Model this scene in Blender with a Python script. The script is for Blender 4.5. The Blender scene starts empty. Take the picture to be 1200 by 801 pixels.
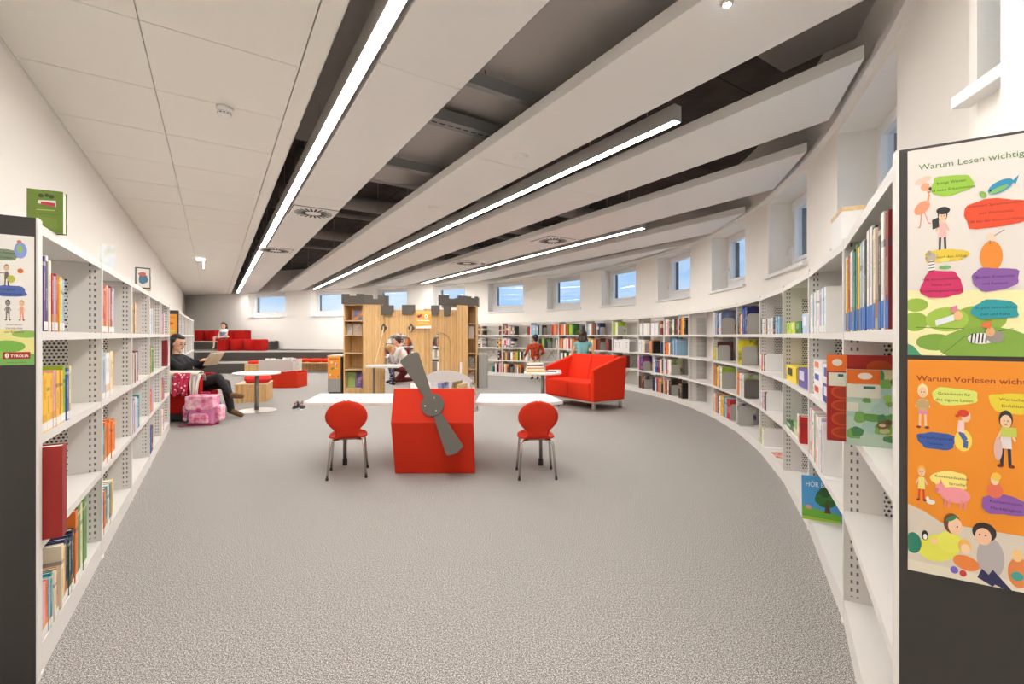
import bpy, bmesh, math, random
from mathutils import Vector, Matrix, Euler

random.seed(7)
scn = bpy.context.scene
col = scn.collection
PI = math.pi

# ------------------------------------------------------------------ camera, world, exposure
FPX, CX, HY, HC = 533.0, 600.0, 393.0, 1.205          # focal length in pixels, centre column, horizon row, lens height
cd = bpy.data.cameras.new('camera')
cd.sensor_width = 36.0
cd.lens = FPX / 1200.0 * 36.0
cd.shift_y = -(400.5 - HY) / 1200.0
cd.clip_start = 0.05
cam = bpy.data.objects.new('camera', cd)
cam.location = (0, 0, HC)
cam.rotation_euler = (PI / 2, 0, 0)
col.objects.link(cam)
scn.camera = cam

vs = scn.view_settings
vs.view_transform = 'Standard'
vs.look = 'None'
vs.exposure = 0.78
vs.gamma = 1.0
vs.use_curve_mapping = False
LAMP_STRENGTH = 48.0
LAMP_COLOR = (1.0, 0.972, 0.94)

world = bpy.data.worlds.new('sky')
scn.world = world
world.use_nodes = True
_n, _l = world.node_tree.nodes, world.node_tree.links
_bg = _n['Background']
_tc = _n.new('ShaderNodeTexCoord')
_mp = _n.new('ShaderNodeMapping'); _mp.inputs['Scale'].default_value = (1.2, 1.2, 5.0)
_nz = _n.new('ShaderNodeTexNoise'); _nz.inputs['Scale'].default_value = 2.2; _nz.inputs['Detail'].default_value = 4
_rp = _n.new('ShaderNodeValToRGB')
_rp.color_ramp.elements[0].position = 0.42; _rp.color_ramp.elements[0].color = (0.42, 0.62, 0.88, 1)
_rp.color_ramp.elements[1].position = 0.66; _rp.color_ramp.elements[1].color = (0.80, 0.88, 0.96, 1)
_l.new(_tc.outputs['Generated'], _mp.inputs['Vector']); _l.new(_mp.outputs['Vector'], _nz.inputs['Vector'])
_l.new(_nz.outputs['Fac'], _rp.inputs['Fac']); _l.new(_rp.outputs['Color'], _bg.inputs['Color'])
_bg.inputs['Strength'].default_value = 0.68

# ------------------------------------------------------------------ measuring helpers (plan: x right, y away from the lens)
def at(px, py, y):
    return Vector(((px - CX) * y / FPX, y, HC - (py - HY) * y / FPX))
def on_floor(px, py, h=0.0):
    y = (HC - h) * FPX / (py - HY)
    return Vector(((px - CX) * y / FPX, y, h))

# ------------------------------------------------------------------ materials
def lin(c):
    return tuple(((v / 255.0) / 12.92 if v / 255.0 <= 0.04045 else ((v / 255.0 + 0.055) / 1.055) ** 2.4) for v in c) + (1.0,)
_mats = {}
def mat(name, rgb, rough=0.6, metal=0.0, coat=0.0, bump=None, spec=0.5, vary=None):
    if name in _mats: return _mats[name]
    m = bpy.data.materials.new(name); m.use_nodes = True
    n, l = m.node_tree.nodes, m.node_tree.links
    b = n['Principled BSDF']
    b.inputs['Base Color'].default_value = lin(rgb)
    b.inputs['Roughness'].default_value = rough
    b.inputs['Metallic'].default_value = metal
    b.inputs['Coat Weight'].default_value = coat
    b.inputs['Specular IOR Level'].default_value = spec
    if bump or vary:
        tc = n.new('ShaderNodeTexCoord')
        nz = n.new('ShaderNodeTexNoise'); nz.inputs['Detail'].default_value = 3
        nz.inputs['Scale'].default_value = (bump or vary)[0]
        l.new(tc.outputs['Object'], nz.inputs['Vector'])
        if bump:
            bp = n.new('ShaderNodeBump'); bp.inputs['Strength'].default_value = bump[1]; bp.inputs['Distance'].default_value = 0.01
            l.new(nz.outputs['Fac'], bp.inputs['Height']); l.new(bp.outputs['Normal'], b.inputs['Normal'])
        if vary:
            mx = n.new('ShaderNodeMix'); mx.data_type = 'RGBA'
            mx.inputs['A'].default_value = lin(rgb); mx.inputs['B'].default_value = lin(vary[1])
            rp = n.new('ShaderNodeValToRGB'); rp.color_ramp.elements[0].position = 0.4; rp.color_ramp.elements[1].position = 0.62
            l.new(nz.outputs['Fac'], rp.inputs['Fac']); l.new(rp.outputs['Color'], mx.inputs['Factor'])
            l.new(mx.outputs['Result'], b.inputs['Base Color'])
    _mats[name] = m
    return m

class NG:
    """short-hand for math node chains"""
    def __init__(s, m):
        s.n, s.l = m.node_tree.nodes, m.node_tree.links
    def m(s, op, a, b=None, c=None):
        k = s.n.new('ShaderNodeMath'); k.operation = op
        for i, v in enumerate((a, b, c)):
            if v is None: continue
            if isinstance(v, (int, float)): k.inputs[i].default_value = v
            else: s.l.new(v, k.inputs[i])
        return k.outputs[0]
    def near(s, a, v, e):
        return s.m('LESS_THAN', s.m('ABSOLUTE', s.m('SUBTRACT', a, v)), e)
    def mix(s, f, a, b):
        k = s.n.new('ShaderNodeMix'); k.data_type = 'RGBA'
        if isinstance(f, (int, float)): k.inputs['Factor'].default_value = f
        else: s.l.new(f, k.inputs['Factor'])
        for key, v in (('A', a), ('B', b)):
            if isinstance(v, tuple): k.inputs[key].default_value = v
            else: s.l.new(v, k.inputs[key])
        return k.outputs['Result']
    def coords(s, which='Object'):
        tc = s.n.new('ShaderNodeTexCoord'); sp = s.n.new('ShaderNodeSeparateXYZ')
        s.l.new(tc.outputs[which], sp.inputs[0])
        return sp.outputs[0], sp.outputs[1], sp.outputs[2], tc.outputs[which]
    def noise(s, vec, scale, detail=3, stretch=None):
        if stretch:
            mp = s.n.new('ShaderNodeMapping'); mp.inputs['Scale'].default_value = stretch
            s.l.new(vec, mp.inputs['Vector']); vec = mp.outputs['Vector']
        k = s.n.new('ShaderNodeTexNoise'); k.inputs['Scale'].default_value = scale; k.inputs['Detail'].default_value = detail
        s.l.new(vec, k.inputs['Vector'])
        return k.outputs['Fac']
    def ramp(s, f, stops):
        k = s.n.new('ShaderNodeValToRGB')
        cr = k.color_ramp
        while len(cr.elements) < len(stops): cr.elements.new(0.5)
        for e, (p, c) in zip(cr.elements, stops): e.position = p; e.color = c
        s.l.new(f, k.inputs['Fac'])
        return k.outputs['Color']

def blank(name, rough=0.6):
    m = bpy.data.materials.new(name); m.use_nodes = True
    b = m.node_tree.nodes['Principled BSDF']; b.inputs['Roughness'].default_value = rough
    _mats[name] = m
    return m, b, NG(m)

# shelf steel: plain, perforated and slotted
M_STEEL = mat('shelf_enamel', (226, 222, 216), 0.45)
m, b, g = blank('perforated_enamel', 0.5)
x, y, z, v = g.coords()
row = g.m('FLOOR', g.m('DIVIDE', z, 0.021))
fx = g.m('SUBTRACT', g.m('FRACT', g.m('ADD', g.m('DIVIDE', x, 0.021), g.m('MULTIPLY', row, 0.5))), 0.5)
fz = g.m('SUBTRACT', g.m('FRACT', g.m('DIVIDE', z, 0.021)), 0.5)
hole = g.m('LESS_THAN', g.m('ADD', g.m('MULTIPLY', fx, fx), g.m('MULTIPLY', fz, fz)), 0.085)
hole = g.m('MULTIPLY', hole, g.near(x, 0.50, 0.235))
g.l.new(g.mix(hole, lin((224, 220, 214)), lin((52, 50, 48))), b.inputs['Base Color'])
M_PERF = m
m, b, g = blank('slotted_enamel', 0.45)
x, y, z, v = g.coords()
sl = g.near(g.m('FRACT', g.m('DIVIDE', z, 0.0333)), 0.5, 0.22)
cl = g.m('MAXIMUM', g.near(y, 0.026, 0.0038), g.near(y, 0.046, 0.0038))
hole = g.m('MULTIPLY', g.m('MULTIPLY', sl, cl), g.m('GREATER_THAN', z, 0.12))
row = g.m('FLOOR', g.m('DIVIDE', z, 0.0175))
fy = g.m('SUBTRACT', g.m('FRACT', g.m('ADD', g.m('DIVIDE', y, 0.0175), g.m('MULTIPLY', row, 0.5))), 0.5)
fz = g.m('SUBTRACT', g.m('FRACT', g.m('DIVIDE', z, 0.0175)), 0.5)
dot = g.m('LESS_THAN', g.m('ADD', g.m('MULTIPLY', fy, fy), g.m('MULTIPLY', fz, fz)), 0.10)
dot = g.m('MULTIPLY', g.m('MULTIPLY', dot, g.near(y, 0.21, 0.078)), g.near(z, 0.81, 0.69))
c = g.mix(hole, lin((224, 220, 214)), lin((112, 108, 103)))
g.l.new(g.mix(dot, c, lin((58, 55, 52))), b.inputs['Base Color'])
M_SLOT = m

# carpet
m, b, g = blank('carpet', 0.95)
x, y, z, v = g.coords()
na = g.noise(v, 310, 1); nb = g.noise(v, 130, 2); n2 = g.noise(v, 0.55, 3)
n1 = g.m('ADD', g.m('MULTIPLY', na, 0.72), g.m('MULTIPLY', nb, 0.28))
c = g.ramp(n1, [(0.34, lin((50, 47, 45))), (0.45, lin((118, 113, 109))), (0.53, lin((158, 153, 148))), (0.64, lin((236, 232, 227)))])
c = g.mix(g.m('MULTIPLY', n2, 0.14), c, lin((120, 112, 106)))
g.l.new(c, b.inputs['Base Color'])
b.inputs['Specular IOR Level'].default_value = 0.15
M_CARPET = m

# oak laminate with narrow upright staves
m, b, g = blank('oak_laminate', 0.5)
x, y, z, v = g.coords()
grain = g.noise(v, 9, 4, (6.0, 6.0, 0.55))
stave = g.n.new('ShaderNodeTexWhiteNoise'); stave.noise_dimensions = '1D'
g.l.new(g.m('FLOOR', g.m('MULTIPLY', g.m('ADD', x, y), 38.0)), stave.inputs['W'])
f = g.m('ADD', g.m('MULTIPLY', grain, 0.7), g.m('MULTIPLY', stave.outputs['Value'], 0.3))
g.l.new(g.ramp(f, [(0.2, lin((188, 142, 86))), (0.5, lin((214, 172, 114))), (0.8, lin((228, 192, 138)))]), b.inputs['Base Color'])
M_OAK = m
m, b, g = blank('beech_edge', 0.5)
x, y, z, v = g.coords()
g.l.new(g.ramp(g.noise(v, 14, 3, (1, 5, 5)), [(0.3, lin((206, 172, 124))), (0.7, lin((228, 200, 156)))]), b.inputs['Base Color'])
M_BEECH = m

# dark concrete of the slab with formwork joints
m, b, g = blank('dark_concrete', 0.8)
x, y, z, v = g.coords()
jx = g.near(g.m('FRACT', g.m('DIVIDE', g.m('ADD', x, g.m('MULTIPLY', y, 0.655)), 1.3)), 0.5, 0.008)
jy = g.near(g.m('FRACT', g.m('DIVIDE', g.m('SUBTRACT', y, g.m('MULTIPLY', x, 0.655)), 0.9)), 0.5, 0.01)
c = g.ramp(g.noise(v, 3, 5), [(0.3, lin((66, 58, 54))), (0.7, lin((98, 88, 82)))])
c = g.mix(g.m('MAXIMUM', jx, jy), c, lin((34, 30, 29)))
g.l.new(c, b.inputs['Base Color'])
M_SLAB = m

# glass: mostly clear with a mirror share set by the viewing angle of the surface
m = bpy.data.materials.new('window_glass'); m.use_nodes = True
n, l = m.node_tree.nodes, m.node_tree.links
n.remove(n['Principled BSDF'])
tr = n.new('ShaderNodeBsdfTransparent'); tr.inputs['Color'].default_value = (0.93, 0.97, 1.0, 1)
gl = n.new('ShaderNodeBsdfGlossy'); gl.inputs['Roughness'].default_value = 0.01
fr = n.new('ShaderNodeLayerWeight'); fr.inputs['Blend'].default_value = 0.5
pw = n.new('ShaderNodeMath'); pw.operation = 'POWER'; l.new(fr.outputs['Facing'], pw.inputs[0]); pw.inputs[1].default_value = 4.0
ml = n.new('ShaderNodeMath'); ml.operation = 'MULTIPLY_ADD'; l.new(pw.outputs[0], ml.inputs[0]); ml.inputs[1].default_value = 0.6; ml.inputs[2].default_value = 0.045
mx = n.new('ShaderNodeMixShader')
l.new(ml.outputs[0], mx.inputs[0]); l.new(tr.outputs[0], mx.inputs[1]); l.new(gl.outputs[0], mx.inputs[2])
l.new(mx.outputs[0], n['Material Output'].inputs['Surface'])
M_GLASS = m

def emit(name, rgb, strength):
    m = bpy.data.materials.new(name); m.use_nodes = True
    n, l = m.node_tree.nodes, m.node_tree.links
    n.remove(n['Principled BSDF'])
    e = n.new('ShaderNodeEmission'); e.inputs['Color'].default_value = tuple(rgb) + (1,); e.inputs['Strength'].default_value = strength
    l.new(e.outputs[0], n['Material Output'].inputs['Surface'])
    return m

M_WALL = mat('warm_white_plaster', (244, 240, 233), 0.9, bump=(60, 0.06))
M_WHITE = mat('white_lacquer', (238, 236, 233), 0.4)
M_TILE = mat('ceiling_tile_white', (238, 234, 226), 0.9, bump=(180, 0.1))
M_PANEL = mat('ceiling_panel_white', (236, 233, 229), 0.75)
M_CHARC = mat('charcoal_laminate', (52, 48, 46), 0.55)
M_RED = mat('red_lacquer', (205, 51, 28), 0.6, spec=0.15)
M_REDF = mat('red_upholstery', (222, 56, 32), 0.9, bump=(300, 0.15), spec=0.08)
M_REDC = mat('deep_red_felt', (172, 24, 18), 0.95, bump=(200, 0.15), spec=0.2)
M_GREYD = mat('dark_grey_board', (88, 82, 74), 0.6)
M_GREYL = mat('light_grey_laminate', (206, 203, 199), 0.55)
M_GREYM = mat('mid_grey_laminate', (158, 155, 150), 0.55)
M_CHROME = mat('chrome', (200, 196, 190), 0.22, 1.0)
M_BRUSH = mat('brushed_steel', (150, 144, 138), 0.35, 1.0)
M_SATIN = mat('satin_steel', (196, 192, 186), 0.42, 0.7)
M_BLACK = mat('black_rubber', (26, 25, 25), 0.6)
M_STEPC = mat('dark_step_carpet', (92, 87, 83), 0.95, vary=(140, (70, 66, 63)), spec=0.15)
M_NOSE = mat('step_nosing_grey', (190, 185, 178), 0.8)
M_PAPER = mat('paper', (240, 236, 226), 0.85)
M_DUCT = mat('matt_grey_duct', (178, 172, 167), 0.75)

# ------------------------------------------------------------------ mesh builder
class MB:
    def __init__(s): s.v, s.f, s.mi, s.cur = [], [], [], 0
    def use(s, i): s.cur = i; return s
    def add(s, vs, fs, T=None):
        o = len(s.v)
        s.v += [tuple(T @ Vector(p)) if T is not None else tuple(p) for p in vs]
        for f in fs: s.f.append(tuple(i + o for i in f)); s.mi.append(s.cur)
        return s
    def box(s, x0, x1, y0, y1, z0, z1, T=None):
        v = [(x0, y0, z0), (x1, y0, z0), (x1, y1, z0), (x0, y1, z0), (x0, y0, z1), (x1, y0, z1), (x1, y1, z1), (x0, y1, z1)]
        return s.add(v, [(0, 3, 2, 1), (4, 5, 6, 7), (0, 1, 5, 4), (1, 2, 6, 5), (2, 3, 7, 6), (3, 0, 4, 7)], T)
    def prism(s, poly, d0, d1, T=None, axis='y'):
        """polygon (a, b) pushed along an axis; 'y': (a, d, b)   'z': (a, b, d)   'x': (d, a, b)"""
        n = len(poly)
        mk = {'y': lambda a, b, d: (a, d, b), 'z': lambda a, b, d: (a, b, d), 'x': lambda a, b, d: (d, a, b)}[axis]
        v = [mk(a, b, d0) for a, b in poly] + [mk(a, b, d1) for a, b in poly]
        fs = [tuple(range(n)), tuple(range(2 * n - 1, n - 1, -1))]
        for i in range(n):
            j = (i + 1) % n; fs.append((i, i + n, j + n, j))
        return s.add(v, fs, T)
    def tube(s, pts, r, seg=10, T=None, cap=True):
        pts = [Vector(p) for p in pts]; n = len(pts)
        rs = r if isinstance(r, (list, tuple)) else [r] * n
        vs, fs = [], []
        up = None
        for i, p in enumerate(pts):
            d = (pts[min(i + 1, n - 1)] - pts[max(i - 1, 0)]).normalized()
            if up is None:
                up = d.orthogonal().normalized()
            up = (up - d * up.dot(d)).normalized(); sd = d.cross(up)
            for k in range(seg):
                a = 2 * PI * k / seg
                vs.append(p + up * (math.cos(a) * rs[i]) + sd * (math.sin(a) * rs[i]))
        for i in range(n - 1):
            for k in range(seg):
                k2 = (k + 1) % seg
                fs.append((i * seg + k, i * seg + k2, (i + 1) * seg + k2, (i + 1) * seg + k))
        if cap:
            fs.append(tuple(range(seg - 1, -1, -1))); fs.append(tuple((n - 1) * seg + k for k in range(seg)))
        return s.add(vs, fs, T)
    def lathe(s, prof, seg=24, T=None):
        vs, fs = [], []
        n = len(prof)
        for r, z in prof:
            for k in range(seg):
                a = 2 * PI * k / seg; vs.append((r * math.cos(a), r * math.sin(a), z))
        for i in range(n - 1):
            for k in range(seg):
                k2 = (k + 1) % seg
                fs.append((i * seg + k, i * seg + k2, (i + 1) * seg + k2, (i + 1) * seg + k))
        fs.append(tuple(range(seg - 1, -1, -1))); fs.append(tuple((n - 1) * seg + k for k in range(seg)))
        return s.add(vs, fs, T)
    def ball(s, c, r, seg=12, rings=8, T=None):
        r = (r, r, r) if isinstance(r, (int, float)) else r
        vs, fs = [], []
        for i in range(rings + 1):
            th = PI * i / rings
            for k in range(seg):
                a = 2 * PI * k / seg
                p = Vector((r[0] * math.sin(th) * math.cos(a), r[1] * math.sin(th) * math.sin(a), -r[2] * math.cos(th)))
                vs.append(p + Vector(c))
        for i in range(rings):
            for k in range(seg):
                k2 = (k + 1) % seg
                fs.append((i * seg + k, i * seg + k2, (i + 1) * seg + k2, (i + 1) * seg + k))
        return s.add(vs, fs, T)
    def pillow(s, sx, sy, h, z0=0.0, n=10, e=0.22, T=None):
        """soft cushion: rounded square in plan, domed both ways"""
        vs, fs = [], []
        for side in (1, -1):
            for i in range(n + 1):
                for j in range(n + 1):
                    a, b_ = 2 * i / n - 1, 2 * j / n - 1
                    k = max(0.0, (1 - a ** 4)) ** e * max(0.0, (1 - b_ ** 4)) ** e if abs(a) < 1 and abs(b_) < 1 else 0.0
                    q = 1 - 0.06 * (a * a * b_ * b_)
                    vs.append((a * q * sx / 2, b_ * q * sy / 2, z0 + h / 2 + side * k * h / 2))
        m_ = (n + 1) * (n + 1)
        for sd in (0, 1):
            for i in range(n):
                for j in range(n):
                    q = [i * (n + 1) + j, (i + 1) * (n + 1) + j, (i + 1) * (n + 1) + j + 1, i * (n + 1) + j + 1]
                    q = [k + sd * m_ for k in q]
                    fs.append(tuple(q if sd == 0 else q[::-1]))
        return s.add(vs, fs, T)
    def mesh(s, name, mats, smooth=False):
        me = bpy.data.meshes.new(name)
        me.from_pydata(s.v, [], s.f)
        for m_ in (mats if isinstance(mats, (list, tuple)) else [mats]): me.materials.append(m_)
        if any(s.mi): me.polygons.foreach_set('material_index', s.mi)
        if smooth:
            me.polygons.foreach_set('use_smooth', [True] * len(me.polygons))
        me.update()
        return me
    def build(s, name, mats, parent=None, smooth=False, bevel=0, loc=None, rotz=None, angle=None):
        o = bpy.data.objects.new(name, s.mesh(name, mats, smooth))
        return place(o, parent, loc, rotz, bevel, angle)

def place(o, parent=None, loc=None, rotz=None, bevel=0, angle=None):
    col.objects.link(o)
    if parent is not None: o.parent = parent
    if loc is not None: o.location = loc
    if rotz is not None: o.rotation_euler = (0, 0, rotz)
    if bevel:
        bm_ = o.modifiers.new('bevel', 'BEVEL'); bm_.width = bevel; bm_.segments = 2; bm_.limit_method = 'ANGLE'; bm_.angle_limit = 0.7
    return o

def thing(name, label, cat, loc=(0, 0, 0), rotz=0.0, group=None):
    o = bpy.data.objects.new(name, None); col.objects.link(o)
    o.empty_display_size = 0.1
    o.location = loc; o.rotation_euler = (0, 0, rotz)
    return tag(o, label, cat, group)
def tag(o, label, cat, group=None, kind=None):
    o['label'] = label; o['category'] = cat
    if group: o['group'] = group
    if kind: o['kind'] = kind
    return o
def struct(o):
    o['kind'] = 'structure'; return o
def share(me, name, parent=None, loc=(0, 0, 0), rotz=0.0, scale=None):
    o = bpy.data.objects.new(name, me); col.objects.link(o)
    if parent is not None: o.parent = parent
    o.location = loc; o.rotation_euler = (0, 0, rotz)
    if scale: o.scale = scale
    return o
def copy_thing(t, loc, rotz, label, group=None):
    r = t.copy(); col.objects.link(r); r.location = loc; r.rotation_euler = (0, 0, rotz); r['label'] = label
    if group: r['group'] = group
    for ch in list(t.children):
        c_ = ch.copy(); col.objects.link(c_); c_.parent = r
        for gch in list(ch.children):
            d = gch.copy(); col.objects.link(d); d.parent = c_
    return r

# ------------------------------------------------------------------ plan of the room
def chain():
    pts = [Vector((0.873, 1.037))]
    hs = (-0.0842278, -0.74682129, -0.15735672, 0.03572998, -0.01274913)
    p = Vector((1.39368652, 1.91248628)); L = 1.0115928
    pts.append(p.copy())
    for i in range(13):
        t = (i - 6) / 6
        h = sum(c * t ** k for k, c in enumerate(hs))
        p = p + Vector((math.sin(h), math.cos(h))) * L; pts.append(p.copy())
    for h in (-1.05, -1.10, -1.14, -1.17, -1.19):
        p = p + Vector((math.sin(h), math.cos(h))) * L; pts.append(p.copy())
    return pts
NODES = chain()                      # front edge of the curved bookcase, near to far
BAY = 1.0116
WOFF = 0.42
def outward(i):
    a = NODES[max(i - 1, 0)]; c = NODES[min(i + 1, len(NODES) - 1)]
    d = (c - a).normalized()
    return Vector((d.y, -d.x))
wall_ctrl = [Vector((1.22, -4.2)), Vector((1.22, 0.7))]
wall_ctrl += [NODES[i] + outward(i) * WOFF for i in range(1, len(NODES))]
wall_ctrl += [Vector((-8.3, 17.5)), Vector((-11.2, 18.6)), Vector((-14.1, 19.63)), Vector((-14.7, 19.86))]
def resample(ctrl, n=4):
    out = []
    for i in range(len(ctrl) - 1):
        p0, p1, p2, p3 = ctrl[max(i - 1, 0)], ctrl[i], ctrl[i + 1], ctrl[min(i + 2, len(ctrl) - 1)]
        if i == 0: out.append(p1.copy()); continue
        for k in range(n):
            t = k / n
            out.append(0.5 * ((2 * p1) + (p2 - p0) * t + (2 * p0 - 5 * p1 + 4 * p2 - p3) * t * t + (3 * p1 - p0 - 3 * p2 + p3) * t ** 3))
    out.append(ctrl[-1].copy())
    return out
WALL = resample(wall_ctrl)
U = Vector((-0.5480, 0.8365)); V = Vector((0.8365, 0.5480))       # along and across the ceiling strips
LW0 = Vector((-0.62 - 0.62, 0.0))                                  # left wall passes here, running along U
def wall_hit(px):
    k = (px - CX) / FPX
    prev = None
    for i, p in enumerate(WALL):
        s_ = p.x - k * p.y
        if prev is not None and p.y > 0.3 and prev * s_ <= 0 and i > 1:
            q = WALL[i - 1]; t = prev / (prev - s_) if prev != s_ else 0
            return q.lerp(p, t), i
        prev = s_
    return WALL[-1], len(WALL) - 1
def strip_end(v, inset, far):
    """where the line at distance v across the strips meets the curved wall"""
    hits = []
    for i in range(len(WALL) - 1):
        a, c_ = WALL[i], WALL[i + 1]
        va, vc = a.dot(V) - v, c_.dot(V) - v
        if va * vc <= 0 and va != vc:
            p = a.lerp(c_, va / (va - vc)); hits.append(p.dot(U))
    hits.sort()
    return (hits[-1] - inset) if far else (hits[0] + inset)

# ------------------------------------------------------------------ room shell
ZC, ZS = 2.92, 3.75                    # underside of the hung ceiling, underside of the slab
MB().box(-17, 6, -4.6, 21.5, -0.2, 0.0).build('floor', M_CARPET)
struct(bpy.data.objects['floor'])
_out = [(p.x, p.y) for p in resample([q + Vector((0, 0)) for q in wall_ctrl])]
ceiling = struct(MB().prism(_out + [(-1.24, 0.0), (-1.24, -4.2)], ZS, ZS + 0.2, axis='z').build('ceiling', M_SLAB))

def wall_strip(name, pts, z0, z1, thick, side):
    """straight or bent wall of real thickness; side = +1 thickens to the right of travel"""
    b_ = MB()
    n = len(pts)
    off = []
    for i in range(n):
        d = (pts[min(i + 1, n - 1)] - pts[max(i - 1, 0)]).normalized()
        off.append(Vector((d.y, -d.x)) * thick * side)
    for i in range(n - 1):
        a, c_, a2, c2 = pts[i], pts[i + 1], pts[i] + off[i], pts[i + 1] + off[i + 1]
        v = [(a.x, a.y, z0), (c_.x, c_.y, z0), (c2.x, c2.y, z0), (a2.x, a2.y, z0), (a.x, a.y, z1), (c_.x, c_.y, z1), (c2.x, c2.y, z1), (a2.x, a2.y, z1)]
        b_.add(v, [(0, 3, 2, 1), (4, 5, 6, 7), (0, 1, 5, 4), (1, 2, 6, 5), (2, 3, 7, 6), (3, 0, 4, 7)])
    return b_
lw_far = LW0 + Vector((-0.655, 1.0)) * 19.75
struct(wall_strip('wall_left', [Vector((-1.24, -4.2)), LW0, lw_far], 0, ZS, 0.2, -1).build('wall_left', M_WALL))
struct(MB().box(-1.5, 1.5, -4.45, -4.2, 0, ZS).build('wall_back', M_WALL))

# windows: pixel columns of each recess fix where it stands in the curved wall
WIN_PX = [(1145, 1330), (981, 1051), (900.5, 945.5), (834, 873), (771, 809), (705, 745), (641, 680), (572, 613), (507, 545), (438, 477), (364, 402), (291, 334)]
SILL, HEAD, RECESS = 1.95, 2.87, 0.30
wins = []
for a_, b_ in WIN_PX:
    if b_ > 1200:
        q, i = wall_hit(a_); p = NODES[0] + outward(0) * 0.0 + Vector((0.38, -0.12))
        wins.append((Vector((1.30, 0.86)), 3, q, i))
    else:
        p, i = wall_hit(b_); q, j = wall_hit(a_)
        wins.append((p, i, q, j))
# one list of break points: (point, window index that starts here or None)
line = []
k = 0; i = 0
wb = MB()
def quad(p, q, z0, z1):
    wb.add([(p.x, p.y, z0), (q.x, q.y, z0), (q.x, q.y, z1), (p.x, p.y, z1)], [(0, 1, 2, 3)])
cur = WALL[0]; idx = 1
rail = [WALL[0]]
for (p, i, q, j) in wins:
    while idx < i:
        quad(cur, WALL[idx], 0, ZS); cur = WALL[idx]; rail.append(cur); idx += 1
    quad(cur, p, 0, ZS); rail.append(p)
    quad(p, q, 0, SILL); quad(p, q, HEAD, ZS); rail.append(q)
    d = (q - p).normalized(); o = Vector((d.y, -d.x)) * (RECESS + 0.12)
    for e in (p, q):
        wb.add([(e.x, e.y, SILL), (e.x + o.x, e.y + o.y, SILL), (e.x + o.x, e.y + o.y, HEAD), (e.x, e.y, HEAD)], [(0, 1, 2, 3)])
    for zz in (SILL, HEAD):
        wb.add([(p.x, p.y, zz), (q.x, q.y, zz), (q.x + o.x, q.y + o.y, zz), (p.x + o.x, p.y + o.y, zz)], [(0, 1, 2, 3)])
    cur = q; idx = j
while idx < len(WALL):
    quad(cur, WALL[idx], 0, ZS); cur = WALL[idx]; rail.append(cur); idx += 1
struct(wb.build('wall_right', M_WALL))

M_FRAME = mat('window_frame_white', (232, 231, 230), 0.4)
M_REVEAL = mat('outer_reveal_grey', (64, 72, 84), 0.6)
for w, (p, i, q, j) in enumerate(wins):
    d = (q - p); wlen = d.length; d.normalize()
    ang = math.atan2(-d.y, -d.x)                    # local x runs from the far jamb to the near jamb, local y outward
    T0 = q
    f = MB()
    y0, y1 = RECESS - 0.03, RECESS + 0.05
    fw = 0.10
    f.box(0, wlen, y0, y1, SILL, SILL + 0.15); f.box(0, wlen, y0, y1, HEAD - 0.07, HEAD)
    f.box(0, fw, y0, y1, SILL + 0.15, HEAD - 0.07); f.box(wlen - fw, wlen, y0, y1, SILL + 0.15, HEAD - 0.07)
    wo = struct(f.build('window_%d' % (w + 1), M_FRAME, None, loc=(T0.x, T0.y, 0), rotz=ang))
    s_ = MB(); fi = 0.045
    xa, xb, za, zb = fw, wlen - fw, SILL + 0.15, HEAD - 0.07
    for bx in ((xa, xb, za, za + fi), (xa, xb, zb - fi, zb), (xa, xa + fi, za + fi, zb - fi), (xb - fi, xb, za + fi, zb - fi)):
        s_.box(bx[0], bx[1], y0 - 0.02, y1 - 0.02, bx[2], bx[3])
    s_.build('sash', M_FRAME, wo)
    MB().box(xa + fi, xb - fi, y0 + 0.02, y0 + 0.028, za + fi, zb - fi).build('pane', M_GLASS, wo)
    MB().box(xa + fi, xa + fi + 0.012, y1 - 0.018, y1 + 0.045, za + fi, zb - fi).build('outer_reveal', M_REVEAL, wo)
    hd = MB(); hd.tube([(xa + 0.02, y0 - 0.02, 2.30), (xa + 0.02, y0 - 0.07, 2.30), (xa - 0.01, y0 - 0.075, 2.26), (xa - 0.02, y0 - 0.075, 2.20)], 0.010, 8)
    hd.build('handle', M_FRAME, wo, True)
    sl = MB(); sl.box(-0.03, wlen + 0.03, -0.05, 0.0, SILL - 0.035, SILL + 0.002); sl.box(0.002, wlen - 0.002, 0.0, y0, SILL + 0.0005, SILL + 0.004)
    sl.build('sill', M_FRAME, wo, bevel=0.004)

# the white edge rail that closes the hung ceiling along the curved wall
rb = MB()
for i in range(len(rail) - 1):
    a, c_ = rail[i], rail[i + 1]
    if (c_ - a).length < 1e-4: continue
    d = (c_ - a).normalized(); o = Vector((-d.y, d.x)) * 0.05
    rb.add([(a.x + 0.0, a.y, ZC), (c_.x, c_.y, ZC), (c_.x + o.x, c_.y + o.y, ZC), (a.x + o.x, a.y + o.y, ZC),
            (a.x, a.y, ZC + 0.05), (c_.x, c_.y, ZC + 0.05), (c_.x + o.x, c_.y + o.y, ZC + 0.05), (a.x + o.x, a.y + o.y, ZC + 0.05)],
           [(0, 3, 2, 1), (4, 5, 6, 7), (0, 1, 5, 4), (1, 2, 6, 5), (2, 3, 7, 6), (3, 0, 4, 7)])
struct(rb.build('trim_1', M_WHITE))

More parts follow.
